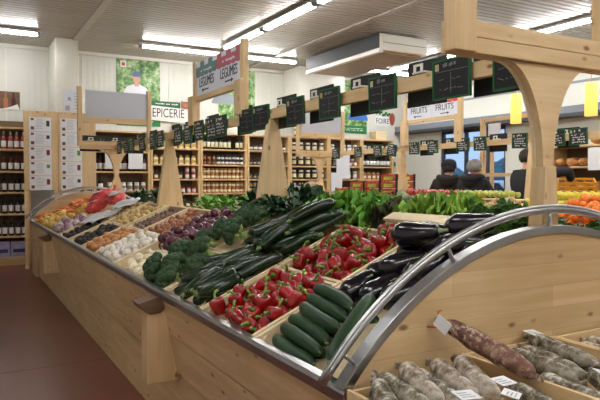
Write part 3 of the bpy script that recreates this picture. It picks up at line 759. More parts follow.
# ---- C: courgettes and broccoli ----
rg = random.Random(8)
zk = []
for v in (.15, .17, .28, .39, .52, .64, .70): zk += [(u, v, -.03, 0) for u in (2.63, 2.72, 2.81, 2.9, 2.99, 3.07)]
zk += [(2.62+.075*i, .15+.02*(i % 3), .03, 1) for i in range(6)]+[(2.60+.08*i, .36, .03, 1) for i in range(6)]+[(2.62+.08*i, .60, .035, 1) for i in range(6)]+[(2.64+.09*i, .78, .045, 1) for i in range(5)]
zk += [(2.74+.09*i, .58+.02*i, .08, 2) for i in range(4)]+[(2.66+.08*i, .72, .085, 2) for i in range(4)]+[(2.68+.09*i, .76, .13, 2) for i in range(2)]
zk = [q for q in zk if not (q[3] == 0 and (q[1] in (.17, .39, .64) or q[0] in (2.72, 2.9)))]
for i, (u, v, w, lay) in enumerate(zk):
    a = rg.choice((-.45, -.3, -.15, -.7, .05, PI-.6, PI-.2)) if lay else rg.uniform(-.4, .3)
    if lay == 1 and v < .2: a = rg.uniform(2.5, 3.3)
    ZUK[i % 4].put(S1(u, v, w+rg.uniform(-.006, .006)), RS @ Matrix.Rotation(a, 3, 'Z') @ Matrix.Rotation(rg.uniform(-.1, .12), 3, 'Y'), 'dark green courgette in the heap between the broccoli and the red peppers', 'courgettes')
BR = [(3.50, .09, .03), (3.36, .16, .03), (3.5, .26, .05), (3.33, .33, .05), (3.48, .42, .05), (3.5, .56, .05), (3.32, .56, .06), (3.48, .70, .055), (3.3, .74, .07), (3.50, .81, .06), (3.25, .08, .0), (3.22, .24, .0)]
for i, (u, v, w) in enumerate(BR):
    BRO[i % 3].put(S1(u, v, w), RS @ Matrix.Rotation(rg.uniform(-.5, .1), 3, 'X') @ Matrix.Rotation(rg.uniform(-.9, -.2), 3, 'Y') @ Matrix.Rotation(rg.uniform(0, 6), 3, 'Z'), 'broccoli head between the red onions and the courgettes, %s from the front edge' % ordn(i), 'broccoli heads', rg.uniform(1.0, 1.2))
# ---- D to H ----
RON = [ball('red_onion', 'onion', 'red_onion', bulb, .036)]
WON = [ball('white_onion', 'onion', 'white_onion', bulb, .033)]
GAR = [ball('garlic_bulb', 'garlic', 'garlic', bulb, .029, 24, .07)]
SHA = [ball('shallot', 'shallot', 'shallot', bulb, .022, 10)]
BON = [ball('brown_onion', 'onion', 'brown_onion', bulb, .028)]
GSH = [ball('grey_shallot', 'shallot', 'grey_shallot', bulb, .02, 8)]
BLR = [ball('black_radish', 'radish', 'black_radish', bulb, .035)]
GON = [ball('golden_onion', 'onion', 'potato', bulb, .028)]
POT = [ball('potato', 'potato', 'potato', pot, .026)]
def inn(k, j): a, b = D[k]; v = (VF, VR)[j]; return (a+.015, b-.015, v[0]+.015, v[1]-.015)
fill(S1, inn('D', 0), .033, 34, WON, 'pale white onion in the crate in front of the red onions', 'white onions', random.Random(21), top=-.015)
fill(S1, (3.665, 4.255, .30, .85), .036, 108, RON, 'red onion in the heap behind the loose white onions', 'red onions', random.Random(22), top=.05, floor=-.06)
fill(S1, inn('E', 0), .029, 120, GAR, 'white garlic bulb in the crate left of the loose white onions', 'garlic bulbs', random.Random(23), top=.018)
fill(S1, inn('E', 1), .023, 150, SHA, 'copper brown shallot in the crate behind the garlic', 'shallots', random.Random(24), floor=-.05, top=.0)
fill(S1, inn('F', 0), .029, 110, BON, 'brown onion in the crate left of the garlic', 'brown onions', random.Random(25), top=.012)
fill(S1, inn('F', 1), .021, 150, GSH, 'small grey shallot in the crate behind the brown onions', 'grey shallots', random.Random(26), floor=-.05, top=-.015)
fill(S1, inn('G', 0), .034, 44, BLR, 'black radish in the crate left of the brown onions', 'black radishes', random.Random(27), top=.0)
fill(S1, inn('G', 1), .028, 100, GON, 'golden onion in the crate behind the black radishes', 'golden onions', random.Random(28), top=.005)
fill(S1, inn('H', 1), .028, 80, POT, 'small pale potato in the crate beside the third post', 'potatoes', random.Random(29), top=.0)
fill(S1, inn('H', 0), .036, 40, BLR, 'black radish in the crate under the paper sheets', 'black radishes by the paper', random.Random(37), top=.0)
# open far bay: turnips, yellow potatoes, carrots, nets
TUR = [ball('turnip', 'turnip', 'turnip', bulb, .045)]
YPO = [ball('yellow_potato', 'potato', 'yellow_potato', pot, .04)]
def m_carrot():
    t = thing('carrot', '', 'carrot')
    MB().tube([(-.08, 0, 0), (-.03, 0, 0), (.04, 0, 0), (.075, 0, 0)], [.003, .013, .019, .010], 10).build('root', 'carrot', t)
    MB().tube([(.072, 0, 0), (.082, 0, 0)], [.008, .005], 6).build('crown', 'courgette_stem', t); return t
CAR = [Proto(m_carrot)]
fill(S1, (6.95, 7.75, .02, .40), .045, 42, TUR, 'purple and white turnip at the front of the far end of the vegetable stand', 'turnips', random.Random(31), floor=-.075, top=.03)
fill(S1, (7.8, 8.9, .02, .36), .042, 66, YPO, 'yellow potato behind the turnips at the far end of the vegetable stand', 'yellow potatoes', random.Random(32), floor=-.075, top=.03)
fill(S1, (8.5, 9.5, .05, .8), .04, 120, CAR, 'orange carrot in the heap under the far arched rail', 'carrots', random.Random(33), rb=.032, rot=lambda g: trot(g, .2), floor=-.075, top=.09)
fill(S1, (7.8, 8.45, .42, .8), .045, 36, YPO, 'yellow potato beside the red net bags', 'potatoes by the nets', random.Random(34), floor=-.075, top=.03)
def m_net(mat, seed, spike=True):
    def f():
        t = thing('net_bag', '', 'net bag'); g = random.Random(seed); mb = MB(); 
        mb.ico((0, 0, .0), 1, 4, 0, lambda w: Vector((w.x*.2*(1+.14*noise.noise(w*3+Vector((seed, 0, 0)))), w.y*.13*(1+.2*noise.noise(w*3.3)), w.z*.085*(1+.35*noise.noise(w*4+Vector((0, seed, 0)))))))
        mb.build('bag', mat, t)
        MB().tube([(.19, 0, 0), (.235, .01, .02), (.27, .03, .05)], [.03, .014, .03], 8).build('tied_end', mat, t)
        if spike: MB().box((-.02, 0, .082), (.16, .1, .006), rot=Matrix.Rotation(.15, 3, 'Y')).build('label_band', 'paper', t)
        return t
    return f
NB = Proto(m_net('net_red', 1)); NP = Proto(m_net('potato_net', 2, False))
for i, (u, v, w, a, l) in enumerate([(7.5, .58, .05, .5, 'big red net bag lying nearest on the far bay of the vegetable stand'), (7.85, .74, .08, .2, 'red net bag lying behind the nearest net bag'), (7.4, .80, .06, .9, 'red net bag lying beside the paper sheets at the ridge'), (7.62, .70, .12, .2, 'red net bag with tied end on top of the others')]):
    NB.put(S1(u, v, w), RS @ Matrix.Rotation(a, 3, 'Z'), l, None, .8)
def sheet(l, S, u, v, w, a, lu, lv, name='paper_sheet', mat='paper'):
    mb = MB(); n = 8
    vs = [(lv*(i/n-.5), lu*(j/n-.5), .012*math.sin(i*.9+j*.6)+.01*math.sin(j*1.1)) for i in range(n+1) for j in range(n+1)]
    mb.add(vs, [(i*9+j, i*9+j+1, (i+1)*9+j+1, (i+1)*9+j) for i in range(n) for j in range(n)], 0, True)
    t = thing(name, l, 'paper', S(u, v, w), RS @ Matrix.Rotation(a, 3, 'Z')); o = mb.build('sheet', mat, t)
    so = o.modifiers.new('thickness', 'SOLIDIFY'); so.thickness = .0015
    pr = MB(); g = random.Random(int(u*100)); 
    for k in range(5): pr.box((lv*(-.3+.13*k), 0, .028), (.012, lu*g.uniform(.3, .6), .001))
    return t
sheet('white printed paper sheet lying on the black radishes', S1, 6.72, .44, .02, .12, .5, .34)
sheet('white paper sheet higher up the slope behind the first sheet', S1, 6.62, .72, .05, -.05, .46, .26)
sheet('white paper sheet lying at the ridge by the fourth post', S1, 7.2, .80, .13, .1, .3, .16)
# ---- leafy greens on the far slope, just behind the ridge ----
LET = [Proto(m_lettuce('lettuce', 'leaf', 24, .18, .075, .026, i)) for i in (1, 2)]
LEL = [Proto(m_lettuce('curly_lettuce', 'leaf_light', 26, .17, .07, .03, 4))]
LER = [Proto(m_lettuce('red_lettuce', 'leaf_red', 22, .15, .065, .028, 5))]
CHA = [Proto(m_lettuce('chard', 'leaf_dark', 13, .24, .065, .010, 6)), Proto(m_lettuce('kale', 'leaf_dark', 15, .2, .06, .02, 7))]
PAR = [Proto(m_bunch('parsley', 'parsley', 60, .16, 3, .014))]
RAD = [Proto(m_lettuce('radish_bunch', 'leaf', 12, .18, .05, .008, 9))]
rg = random.Random(12)
def far(protos, pts, label, group, sc=1.0, tilt=.4):
    for i, (x, y, z) in enumerate(pts):
        protos[i % len(protos)].put((x, y, z), Matrix.Rotation(rg.uniform(-tilt, tilt), 3, 'X') @ Matrix.Rotation(rg.uniform(-tilt, tilt), 3, 'Y') @ Matrix.Rotation(rg.uniform(0, 6), 3, 'Z'), label.format(ordn(i)), group, sc*rg.uniform(.9, 1.12))
zr = 1.13
far(LET, [(1.9+.1*(i % 2), 2.60+.11*i, zr+.02+.01*(i % 2)) for i in range(6)], 'bright green lettuce behind the red peppers, {} from the right', 'lettuces')
far(LER, [(1.92, 2.36, zr+.03), (1.95, 2.5, zr+.03), (1.9, 2.44, zr+.02)], 'dark red lettuce behind the pale slats, {} one', 'red lettuces')
far(LEL, [(1.93, 2.02, zr+.03), (1.9, 2.13, zr+.04), (2.03, 2.08, zr+.02), (1.92, 2.24, zr+.03), (1.86, 2.04, zr+.04)], 'pale curly lettuce right of the red lettuces, {} one', 'curly lettuces')
far(PAR, [(1.98, 1.80, zr-.02), (1.92, 1.7, zr-.01), (2.03, 1.68, zr-.04), (1.94, 1.86, zr-.02), (2.08, 1.82, zr-.05), (2.03, 1.56, zr-.04)], 'dark green parsley bunch left of the near post, {} from the ridge', 'parsley bunches', 1.0)
far(PAR, [(2.15, 1.5, zr-.09), (2.25, 1.56, zr-.1), (2.2, 1.64, zr-.1)], 'dark green parsley bunch right of the near post, {} one', 'parsley bunches by the rail', 1.0)
far(RAD, [(1.92+.09*(i % 2), 3.26+.09*i, zr) for i in range(3)], 'bunch of turnip greens left of the lettuces, {} from the right', 'turnip greens')
far(CHA, [(1.86+.1*(i % 3), 3.30+.09*i, zr+.02+.03*(i % 2)) for i in range(7)], 'dark chard bunch heaped around the second post, {} from the right', 'chard bunches', .95)
far(CHA, [(1.70, 3.40, 1.2), (1.68, 3.25, 1.2), (1.72, 3.15, 1.19)], 'dark kale head on the ridge behind the courgettes, {} one', 'kale on the ridge', .55)
far(RAD, [(1.9+.1*(i % 2), 4.25+.2*i, zr) for i in range(6)], 'leafy green radish bunch behind the red onions, {} from the second post', 'radish bunches')
far(CHA, [(1.88, 5.95, zr+.02), (1.95, 6.2, zr+.02), (1.9, 6.55, zr+.02), (1.85, 7.0, zr+.02)], 'dark leek tops behind the third post, {} from the right', 'leeks', .85)
# ================================================================ fruit stand
def fr(name, mat, prof, r, cat): return [ball(name, cat, mat, prof, r, 10)]
ORA = fr('orange', 'orange', sph, .04, 'orange'); CLE = fr('clementine', 'clementine', sph, .032, 'clementine'); APR = fr('red_apple', 'apple_red', app, .036, 'apple')
APG = fr('green_apple', 'apple_green', app, .036, 'apple'); APY = fr('yellow_apple', 'apple_yellow', app, .04, 'apple'); PEA = fr('pear', 'pear', [(.02, -.95), (.6, -.85), (.95, -.4), (.95, .05), (.65, .55), (.4, .95), (.3, 1.2), (.04, 1.32)], .034, 'pear')
PLU = fr('plum', 'plum', sph, .024, 'plum'); MEL = fr('melon', 'melon', sph, .062, 'melon'); STR = fr('strawberry', 'strawberry', [(.02, -1.2), (.4, -.9), (.8, -.2), (1, .4), (.8, .8), (.3, .95), (.02, .9)], .026, 'strawberry')
segs = [('clementines by the right edge', 3.05, 3.85), ('yellow apples', 3.87, 4.42), ('pears', 4.44, 4.88), ('clementines', 4.9, 5.42), ('plums', 5.44, 6.02), ('melons', 6.05, 6.5), ('strawberry cartons', 6.55, 8.15), ('potato nets', 8.2, 9.6)]
for l, a, b in segs:
    for j, v in enumerate((VF, VR)): crate('pale wooden crate for %s, %s of the fruit stand' % (l, ('front', 'ridge side')[j]), S2, a+.005, b-.005, *v, mat='pale_wood')
def in2(a, b, j=1): v = (VF, VR)[j]; return (a+.02, b-.02, v[0]+.015, v[1]-.015)
fill(S2, in2(3.05, 3.85), .045, 92, ORA, 'orange in the heap right of the near post', 'oranges', random.Random(41), top=.13, heap=.5)
fill(S2, in2(3.05, 3.85, 0), .042, 40, ORA, 'orange in the front crate below the heap of oranges', 'front oranges', random.Random(42), top=.0)
fill(S2, in2(3.87, 4.42), .04, 50, APY, 'yellow apple behind the oranges', 'yellow apples', random.Random(43), top=.07)
fill(S2, in2(4.44, 4.88), .036, 46, PEA, 'tan pear left of the near post', 'pears', random.Random(44), top=.06)
fill(S2, in2(4.9, 5.42), .034, 80, CLE, 'clementine in the crate left of the pears', 'clementines', random.Random(45), top=.05)
fill(S2, in2(5.44, 6.02), .025, 120, PLU, 'small dark plum in the crate left of the clementines', 'plums', random.Random(46), top=-.02)
fill(S2, in2(6.05, 6.5), .06, 14, MEL, 'grey green melon left of the plums', 'melons', random.Random(47), top=.1)
for a, b, p, l, r in ((3.87, 4.42, APY, 'yellow apple in the front crate of yellow apples', .042), (4.44, 4.88, PEA, 'tan pear in the front crate of pears', .036), (4.9, 5.42, CLE, 'clementine in the front crate of clementines', .036), (5.44, 6.02, APR, 'red apple in the front crate below the plums', .04), (6.05, 6.5, APG, 'green apple in the front crate below the melons', .04)):
    fill(S2, in2(a, b, 0), r, 28, p, l, l[:30], random.Random(int(a*10)), top=0)
# apples standing along the ridge
def ridge(protos, y0, y1, r, label, group, seed):
    g = random.Random(seed); y = y0
    while y < y1:
        for k, x in enumerate((5.25, 5.33, 5.41)): protos[0].put((x+g.uniform(-.01, .01), y+g.uniform(-.01, .01), 1.215+r*.9+(.012 if k == 1 else 0)), rrot(g), label, group, 1.0)
        y += r*2.15
MB_r = MB().bx(5.2, 5.47, 2.3, 9.5, 1.185, 1.20)
ro = tag(MB_r.build('ridge_shelf', 'pale_wood_y'), 'narrow pale wooden shelf along the ridge of the fruit stand', 'shelf')
ridge(APG, 4.72, 5.42, .036, 'green apple standing on the ridge behind the clementines', 'green apples on the ridge', 1)
ridge(APR, 5.5, 6.55, .036, 'red apple standing on the ridge behind the plums', 'red apples on the ridge', 2)
ridge(APY, 3.75, 4.4, .04, 'yellow apple standing on the ridge right of the near post', 'yellow apples on the ridge', 3)
tag(MB().bx(-.2, .2, -.26, .26, 0, .012).build('cardboard_tray', 'box_white', None, S2(5.72, .47, -.005), RS), 'flat white tray beside the plums on the fruit stand', 'tray')
# strawberry cartons: open cardboard trays stacked up the slope
def m_carton():
    t = thing('carton', '', 'carton'); lx, ly, h = .3, .36, .085
    for s in (-1, 1):
        MB().bx(s*lx/2-.004, s*lx/2+.004, -ly/2, ly/2, 0, h).build('side', 'box_red', t); MB().bx(-lx/2, lx/2, s*ly/2-.004, s*ly/2+.004, 0, h).build('side', 'box_red', t)
        for q in (-1, 1): MB().bx(s*(lx/2+.003)-.012, s*(lx/2+.003)+.012, q*(ly/2+.003)-.012, q*(ly/2+.003)+.012, 0, h+.012).build('corner', 'lid_dark', t)
    MB().bx(-lx/2, lx/2, -ly/2, ly/2, .0, .01).build('base', 'box_red', t)
    MB().bx(-lx/2+.08, lx/2-.08, -ly/2-.0055, -ly/2-.0045, .02, .06).build('print', 'apple_yellow', t); MB().bx(-lx/2-.0055, -lx/2-.0045, -.1, .1, .015, .06).build('print', 'apple_green', t)
    return t
CT = Proto(m_carton)
k = 0
for u in ():
    for lay, (v, w) in enumerate(((.62, .0), (.70, .09), (.3, .0))):
        CT.put(S2(u, v, w-.055 if lay != 1 else w-.055), RS, 'red strawberry carton, %s, %s from the melons' % (('lower one near the ridge', 'upper one near the ridge', 'one on the front slope')[lay], ordn(k // 3)), 'strawberry cartons'); k += 1
        if lay: fill(S2, (u-.165, u+.165, v-.135, v+.135), .028, 26, STR, 'strawberry in a red carton on the fruit stand', 'strawberries', random.Random(60+k), floor=w-.02 if lay == 1 else -.02, top=w+.07)
nst = {0: 3, 1: 2, 2: 2, 3: 1}
for i, y in enumerate((6.74, 7.12, 7.5, 7.88)):
    for j, x in enumerate((5.33, 5.0)):
        nl = nst[i]-j
        for lay in range(nl):
            if j == 0: p, R_ = Vector((x, y, 1.2005+.0995*lay)), Matrix.Identity(3)
            else: p, R_ = S2(y, .62, -.066+.0995*lay), RS
            CT.put(p, R_, 'red strawberry carton, %s of its stack, %s stack from the melons %s' % (('lowest', 'second', 'third', 'topmost')[lay], ordn(i), ('on the ridge', 'below the ridge')[j]), 'strawberry cartons')
            if lay == nl-1:
                for q in range(22):
                    l = Vector((rnd.uniform(-.12, .12), rnd.uniform(-.15, .15), .062+rnd.uniform(0, .02))); STR[0].put(p+R_ @ l, rrot(rnd), 'strawberry in a red carton on the fruit stand', 'strawberries')
for i, (u, v, w, a) in enumerate([(8.3, .7, .06, 1.4), (8.62, .74, .05, 1.2), (8.95, .72, .06, 1.7), (9.3, .7, .05, 1.5), (8.45, .45, .04, .3), (8.85, .4, .04, .2), (8.6, .72, .2, 1.5)]):
    NP.put(S2(u, v, w), RS @ Matrix.Rotation(a, 3, 'Z'), 'brown net of potatoes at the far end of the fruit stand, %s' % ['first by the cartons', 'second along the ridge', 'third along the ridge', 'last along the ridge', 'lower right one', 'lower left one', 'topmost one'][i])
# ================================================================ cured sausages in the foreground
t = thing('end_counter', 'low pine counter against the far end of the vegetable stand', 'counter', (1.7, 9.86, 0))
MB().bx(-.75, .75, -.27, .26, .74, .77).build('worktop', 'wood_x', t); MB().bx(-.72, .72, -.26, .24, 0, .739).build('body', 'wood_z', t)
for i, (x, w, a) in enumerate([(1.2, .845, .3), (1.6, .845, -.2), (2.1, .845, .1), (1.4, .97, .5)]):
    NP.put((x, 9.86, w), (0, 0, a), 'brown net of potatoes on the counter behind the far arched rail, %s' % ('left one', 'middle one', 'right one', 'topmost one')[i])
t = thing('sausage_counter', 'pine counter of cured sausages against the end panel in the foreground', 'counter', (1.62, 1.06, 0))
MB().bx(-.735, .8, -.27, .288, .765, .79).build('worktop', 'wood_x', t)
MB().bx(-.68, .78, -.25, .286, .05, .764).build('body', 'wood_z', t); MB().bx(-.66, .76, -.23, .28, 0, .05).build('plinth', 'dark_wood', t)
SF = lambda u, v, w: Vector((v, u, .885+w))
def fcrate(label, x0, x1, zt=.885):
    lu, lv, h, th = .50, x1-x0, zt-.793, .012; t = thing('wooden_crate', label, 'crate', ((x0+x1)/2, 1.098, zt))
    for s in (-1, 1):
        MB().bx(s*lv/2-(th if s > 0 else 0), s*lv/2+(0 if s > 0 else th), -lu/2, lu/2, -h, 0).build('side_board', 'wood_y', t, bev=.0015)
        MB().bx(-lv/2+th, lv/2-th, s*lu/2-(th if s > 0 else 0), s*lu/2+(0 if s > 0 else th), -h, -.003).build('end_board', 'wood_x', t, bev=.0015)
    MB().bx(-lv/2+th, lv/2-th, -lu/2+th, lu/2-th, -h, -h+.008).build('base', 'wood_y', t)
fcrate('open pine crate of sausages at the left under the arched panel', .90, 1.302, .842)
fcrate('open pine crate of grey sausages in the middle of the counter', 1.306, 1.712)
fcrate('open pine crate of whitish sausages at the right edge', 1.716, 2.1)
def m_saus(mat, L, r, seed, tagged=False, taper=.75):
    def f():
        g = random.Random(seed); t = thing('cured_sausage', '', 'sausage'); n = 18; pts = []; rs = []; b = g.uniform(-.012, .012)
        for i in range(n+1):
            k = i/n; pts.append(((k-.5)*L, b*(4*(k-.5)**2)+.002*math.sin(k*17+seed), .002*math.sin(k*11+seed))); e = min(1, (1-abs(2*k-1)**4))
            rs.append(max(.005, r*math.sqrt(max(e, .02))*(1-(1-taper)*k)*(1+.05*math.sin(k*23+seed)+g.uniform(-.035, .035))))
        MB().tube(pts, rs, 16).build('body', mat, t)
        p = Vector(pts[0]); MB().tube([p+Vector((.006, 0, 0)), p-Vector((.008, 0, 0)), p-Vector((.022, .004, 0))], [.009, .005, .010], 8).build('tied_end', mat, t)
        p = Vector(pts[-1]); MB().tube([p-Vector((.006, 0, 0)), p+Vector((.010, 0, 0)), p+Vector((.02, .006, .003))], [.006, .004, .007], 8).build('tied_end', 'net_red' if tagged else mat, t)
        return t
    return f
SG = [Proto(m_saus('salami_grey', .22, .027, i, taper=.8)) for i in range(3)]; SP = [Proto(m_saus('salami_pale', .2, .026, 5+i, taper=.85)) for i in range(2)]
# (x, y, z, yaw, pitch): axis from the end by the panel towards the camera
def lay(p, x, y, z, yaw, pitch, label, sc=1.0):
    p.put((x, y, z), Matrix.Rotation(yaw, 3, 'Z') @ Matrix.Rotation(pitch, 3, 'Y'), label, None, sc)
A = -PI/2
def lay2(p, x, y, z, a, label, sc, L=.2):     # x, y: the end by the panel
    c = Vector((x, y, z))+Vector((math.cos(A+a), math.sin(A+a), -.05))*L*sc/2; lay(p, c.x, c.y, c.z, A+a, .05, label, sc)
for i, (x, y, z, a, l) in enumerate([(.955, 1.30, .862, -.40, 'at the far left, with white twisted casing end'), (.995, 1.315, .868, -.16, 'second from the left, touching the twisted end'), (1.068, 1.33, .885, -.31, 'third from the left in the left crate'),
        (1.115, 1.315, .862, -.26, 'fourth from the left in the left crate'), (1.182, 1.335, .876, -.29, 'fifth from the left in the left crate'), (1.25, 1.31, .882, -.42, 'sixth from the left, thick and rounded, beside the crate divider'), (1.02, 1.33, .832, -.2, 'half hidden low behind the third one'), (1.275, 1.11, .855, -.3, 'near the camera beside the crate divider')]):
    lay2((SP if i in (2, 4, 5) else SG)[i % 2], x, y, z, a, 'mould covered dried sausage ' + l, 1.2 if i != 5 else 1.3, .22)
for i, (x, y, z, a, l) in enumerate([(1.36, 1.31, .845, 0, 'lowest at the left of the middle crate'), (1.462, 1.29, .878, -.08, 'large and long in front of the middle crate heap'), (1.53, 1.32, .872, -.12, 'behind the large long one in the middle crate'), (1.60, 1.345, .892, -.15, 'topmost at the back of the middle crate'),
        (1.67, 1.33, .87, -.25, 'along the right side of the middle crate'), (1.60, 1.16, .862, -.15, 'in the hollow at the right of the middle crate'), (1.345, 1.10, .87, .02, 'by the near left corner of the middle crate'), (1.52, 1.07, .862, -.1, 'nearest the camera in the middle crate')]):
    lay2(SG[i % 3], x, y, z, a, 'grey mouldy dried sausage ' + l, 1.15, .22)
for i, (x, y, z, l) in enumerate([(1.79, 1.2, .85, 'left one in the right crate'), (1.86, 1.22, .855, 'second one in the right crate'), (1.93, 1.2, .85, 'third one in the right crate'), (2.0, 1.2, .85, 'right one in the right crate'), (1.84, 1.1, .88, 'lying across the others in the right crate')]):
    lay(SP[i % 2], x, y, z, A+(.1 if i < 4 else .9), .03, 'whitish dried sausage, ' + l)
rs = Proto(m_saus('salami_red', .30, .031, 31, False, 1.02)); a_, b_ = Vector((1.232, 1.318, .985)), Vector((1.285, 1.065, .905))
d = (b_-a_).normalized(); rs.put((a_+b_)/2, d.to_track_quat('X', 'Z').to_matrix(), 'reddish dried sausage with a tagged red string leaning across the crates on the end panel', None, (1, .93, .93))
rt = rs.o
MB().box((-.135, -.036, .006), (.05, .002, .042), rot=Matrix.Rotation(.25, 3, 'Y')).build('paper_tag', 'paper', rt)
MB().tube([(-.145, -.034, -.01), (-.165, -.036, -.02), (-.185, -.03, -.03)], .003, 6).build('red_string', 'red', rt)
MB().tube([(-.15, -.034, .02), (-.168, -.02, .03), (-.17, .0, .03)], .003, 6).build('red_string', 'red', rt)
def ptag(x, y, z, yaw, l, tx=.2, ty=.1):
    t = thing('paper_tag', l, 'paper tag', (x, y, z), (tx, ty, yaw)); MB().bx(-.032, .032, -.02, .02, 0, .0012).build('card', 'paper', t)
    m = MB()
    for k in range(3): m.bx(-.024, .018-.006*k, -.012+.009*k, -.009+.009*k, .0013, .0017)
    m.build('print', 'paper_print', t)
ptag(1.14, 1.03, .918, .2, 'white paper tag on the thick sausage beside the crate divider'); ptag(1.10, .97, .912, .6, 'white paper tag nearest the camera by the divider')
ptag(1.02, 1.03, .905, 0, 'white paper tag on the left sausages'); ptag(1.60, 1.325, .915, .2, 'white paper tag on the topmost sausage of the middle crate'); ptag(1.45, .98, .905, .9, 'white paper tag at the right edge on the middle crate')
# far-slope crates under the greens
def S1m(u, v, w): p = S1(u, v, w); return Vector((2*1.76-p.x, p.y, p.z))
RSm = Matrix.Rotation(PI, 3, 'Z') @ RS
def mcrate(label, u0, u1):
    a = set(o.name for o in COL.objects); t = crate(label, S1, u0, u1, .43, .86); t.location = S1m((u0+u1)/2, .645, 0); t.rotation_euler = RSm.to_euler()
for l, a, b in (('parsley', 1.42, 1.84), ('curly lettuces', 1.85, 2.12), ('red lettuces', 2.13, 2.38), ('lettuces', 2.39, 3.2), ('turnip greens and chard', 3.21, 4.1), ('radish bunches', 4.15, 5.5), ('leeks', 5.8, 7.2)): mcrate('pale wooden crate of %s on the far slope of the vegetable stand' % l, a, b)
# ================================================================ shelving along the back wall
YS = 11.15; DEP = .38
def unit(name, label, x0, x1, zs, top, wd=.045):
    t = thing(name, label, 'shelf unit', ((x0+x1)/2, YS, 0)); h = (x1-x0)/2
    for s in (-1, 1): MB().bx(s*h-(wd if s > 0 else 0), s*h+(0 if s > 0 else wd), 0, DEP, 0, top).build('side_panel', 'shelf_wood_z', t, bev=.003)
    MB().bx(-h+wd, h-wd, DEP-.015, DEP, 0, top).build('back_panel', 'shelf_back', t)
    for z in zs: MB().bx(-h+wd, h-wd, .0, DEP-.016, z-.03, z).build('shelf', 'shelf_wood_x', t, bev=.002)
    MB().bx(-h+wd, h-wd, .02, .04, 0, min(zs)-.031).build('plinth', 'shelf_wood_x', t)
    return t
WZS = [.138, .487, .86, 1.217, 1.566, 1.93, 2.29]
unit('wine_rack', 'tall pine wine shelves at the far left', -.62, 1.075, WZS, 2.42)
ZS = [.32, .61, .90, 1.17, 1.44, 1.72, 2.02, 2.33]
unit('shelf_unit', 'pine shelves of tins and dark bottles behind the fourth post', 1.93, 3.10, [.14, .5, .86, 1.225, 1.575, 1.94, 2.3], 2.3)
U = [('pine shelves of golden jars behind the third post', 3.105, 4.07), ('pine shelves of wine and orange jars between the second and third posts', 4.075, 5.05), ('pine shelves of small dark jars behind the second post', 5.055, 6.02), ('pine shelves of white topped jars right of the second post', 6.025, 6.97),
     ('pine shelves of glass jars behind the paper sheets', 6.975, 7.83), ('pine shelves at the right end of the back wall', 7.835, 8.72)]
for l, a, b in U: unit('shelf_unit', l, a, b, ZS, 2.33)
# tall boards with wine lists
def panel(label, x0, x1, seed, px=0):
    t = thing('notice_panel', label, 'notice panel', ((x0+x1)/2, 10.6, 0)); h = (x1-x0)/2; g = random.Random(seed)
    MB().bx(-h, h, 0, .03, 1.255, 2.52).build('board', 'wood_z', t, bev=.004)
    for s in (-1, 1): MB().bx(s*(h-.03)-.03, s*(h-.03)+.03, .005, .029, 0, 1.254).build('post', 'wood_z', t)
    for k in range(5):
        z1 = 2.42-.235*k
        p = MB().bx(-.165, .165, -.006, -.001, -.225, 0).build('wine_list', 'paper', t, (px-.01, 0, z1))
        z1 = 0; m = MB(); m.bx(-.14, -.095, -.008, -.0065, z1-.05, z1-.015, 0).bx(-.14, -.09, -.008, -.0065, z1-.2, z1-.15, 0).bx(.09, .14, -.008, -.0065, z1-.12+.03*g.uniform(-1, 1), z1-.05, 1)
        for r in range(7): m.bx(-.08+g.uniform(0, .03), .07-g.uniform(0, .05), -.008, -.0065, z1-.035-.024*r, z1-.03-.024*r, 2)
        m.build('print', ['jar_brown', ['scarf', 'leaf_dark', 'tag_blue', 'scarf', 'leaf'][(k+seed) % 5], 'paper_print'], p)
    return t
panel('left tall pine board pinned with five white wine lists', .925, 1.432, 1); panel('right tall pine board pinned with five white wine lists', 1.438, 2.03, 2, -.085)
# bottles and jars: one mesh each, several materials
def m_bottle(name, glass, label, cap, r, h, cat='bottle', parts=False):
    def f():
        pr = [(r*.9, 0), (r, .01*h), (r, .60*h), (r*.8, .68*h), (r*.36, .76*h), (r*.33, .80*h), (r*.36, .81*h), (r*.36, 1.0*h)]
        if parts:
            t = thing(name, '', cat); MB().lathe(pr, 12, mis=[0, 0, 0, 0, 0, 0, 0]).build('glass', glass, t)
            MB().lathe([(r*1.01, .12*h), (r*1.02, .125*h), (r*1.02, .46*h), (r*1.01, .465*h)], 12).build('label', label, t)
            MB().lathe([(r*.38, .80*h), (r*.40, .805*h), (r*.40, 1.0*h), (r*.3, 1.005*h)], 10).build('capsule', cap, t); return t
        pr = [(r*.9, 0), (r, .01*h), (r, .14*h), (r*1.01, .141*h), (r*1.01, .5*h), (r, .501*h), (r, .60*h), (r*.8, .68*h), (r*.36, .76*h), (r*.36, .82*h), (r*.38, .83*h), (r*.38, 1.0*h)]
        o = MB().lathe(pr, 10, mis=[0, 0, 1, 1, 1, 0, 0, 0, 0, 2, 2]).build(name, [glass, label, cap]); o['category'] = cat; o['label'] = name; return o
    return Proto(f)
def m_jar(name, body, label, lid, r, h, cat='jar'):
    def f():
        pr = [(r*.92, 0), (r, .05*h), (r, .2*h), (r*1.015, .21*h), (r*1.015, .6*h), (r, .61*h), (r, .74*h), (r*.86, .8*h), (r*.92, .82*h), (r*.92, 1.0*h), (r*.85, 1.005*h)]
        o = MB().lathe(pr, 10, mis=[0, 0, 1, 1, 1, 0, 0, 2, 2, 2]).build(name, [body, label, lid]); o['category'] = cat; o['label'] = name; return o
    return Proto(f)
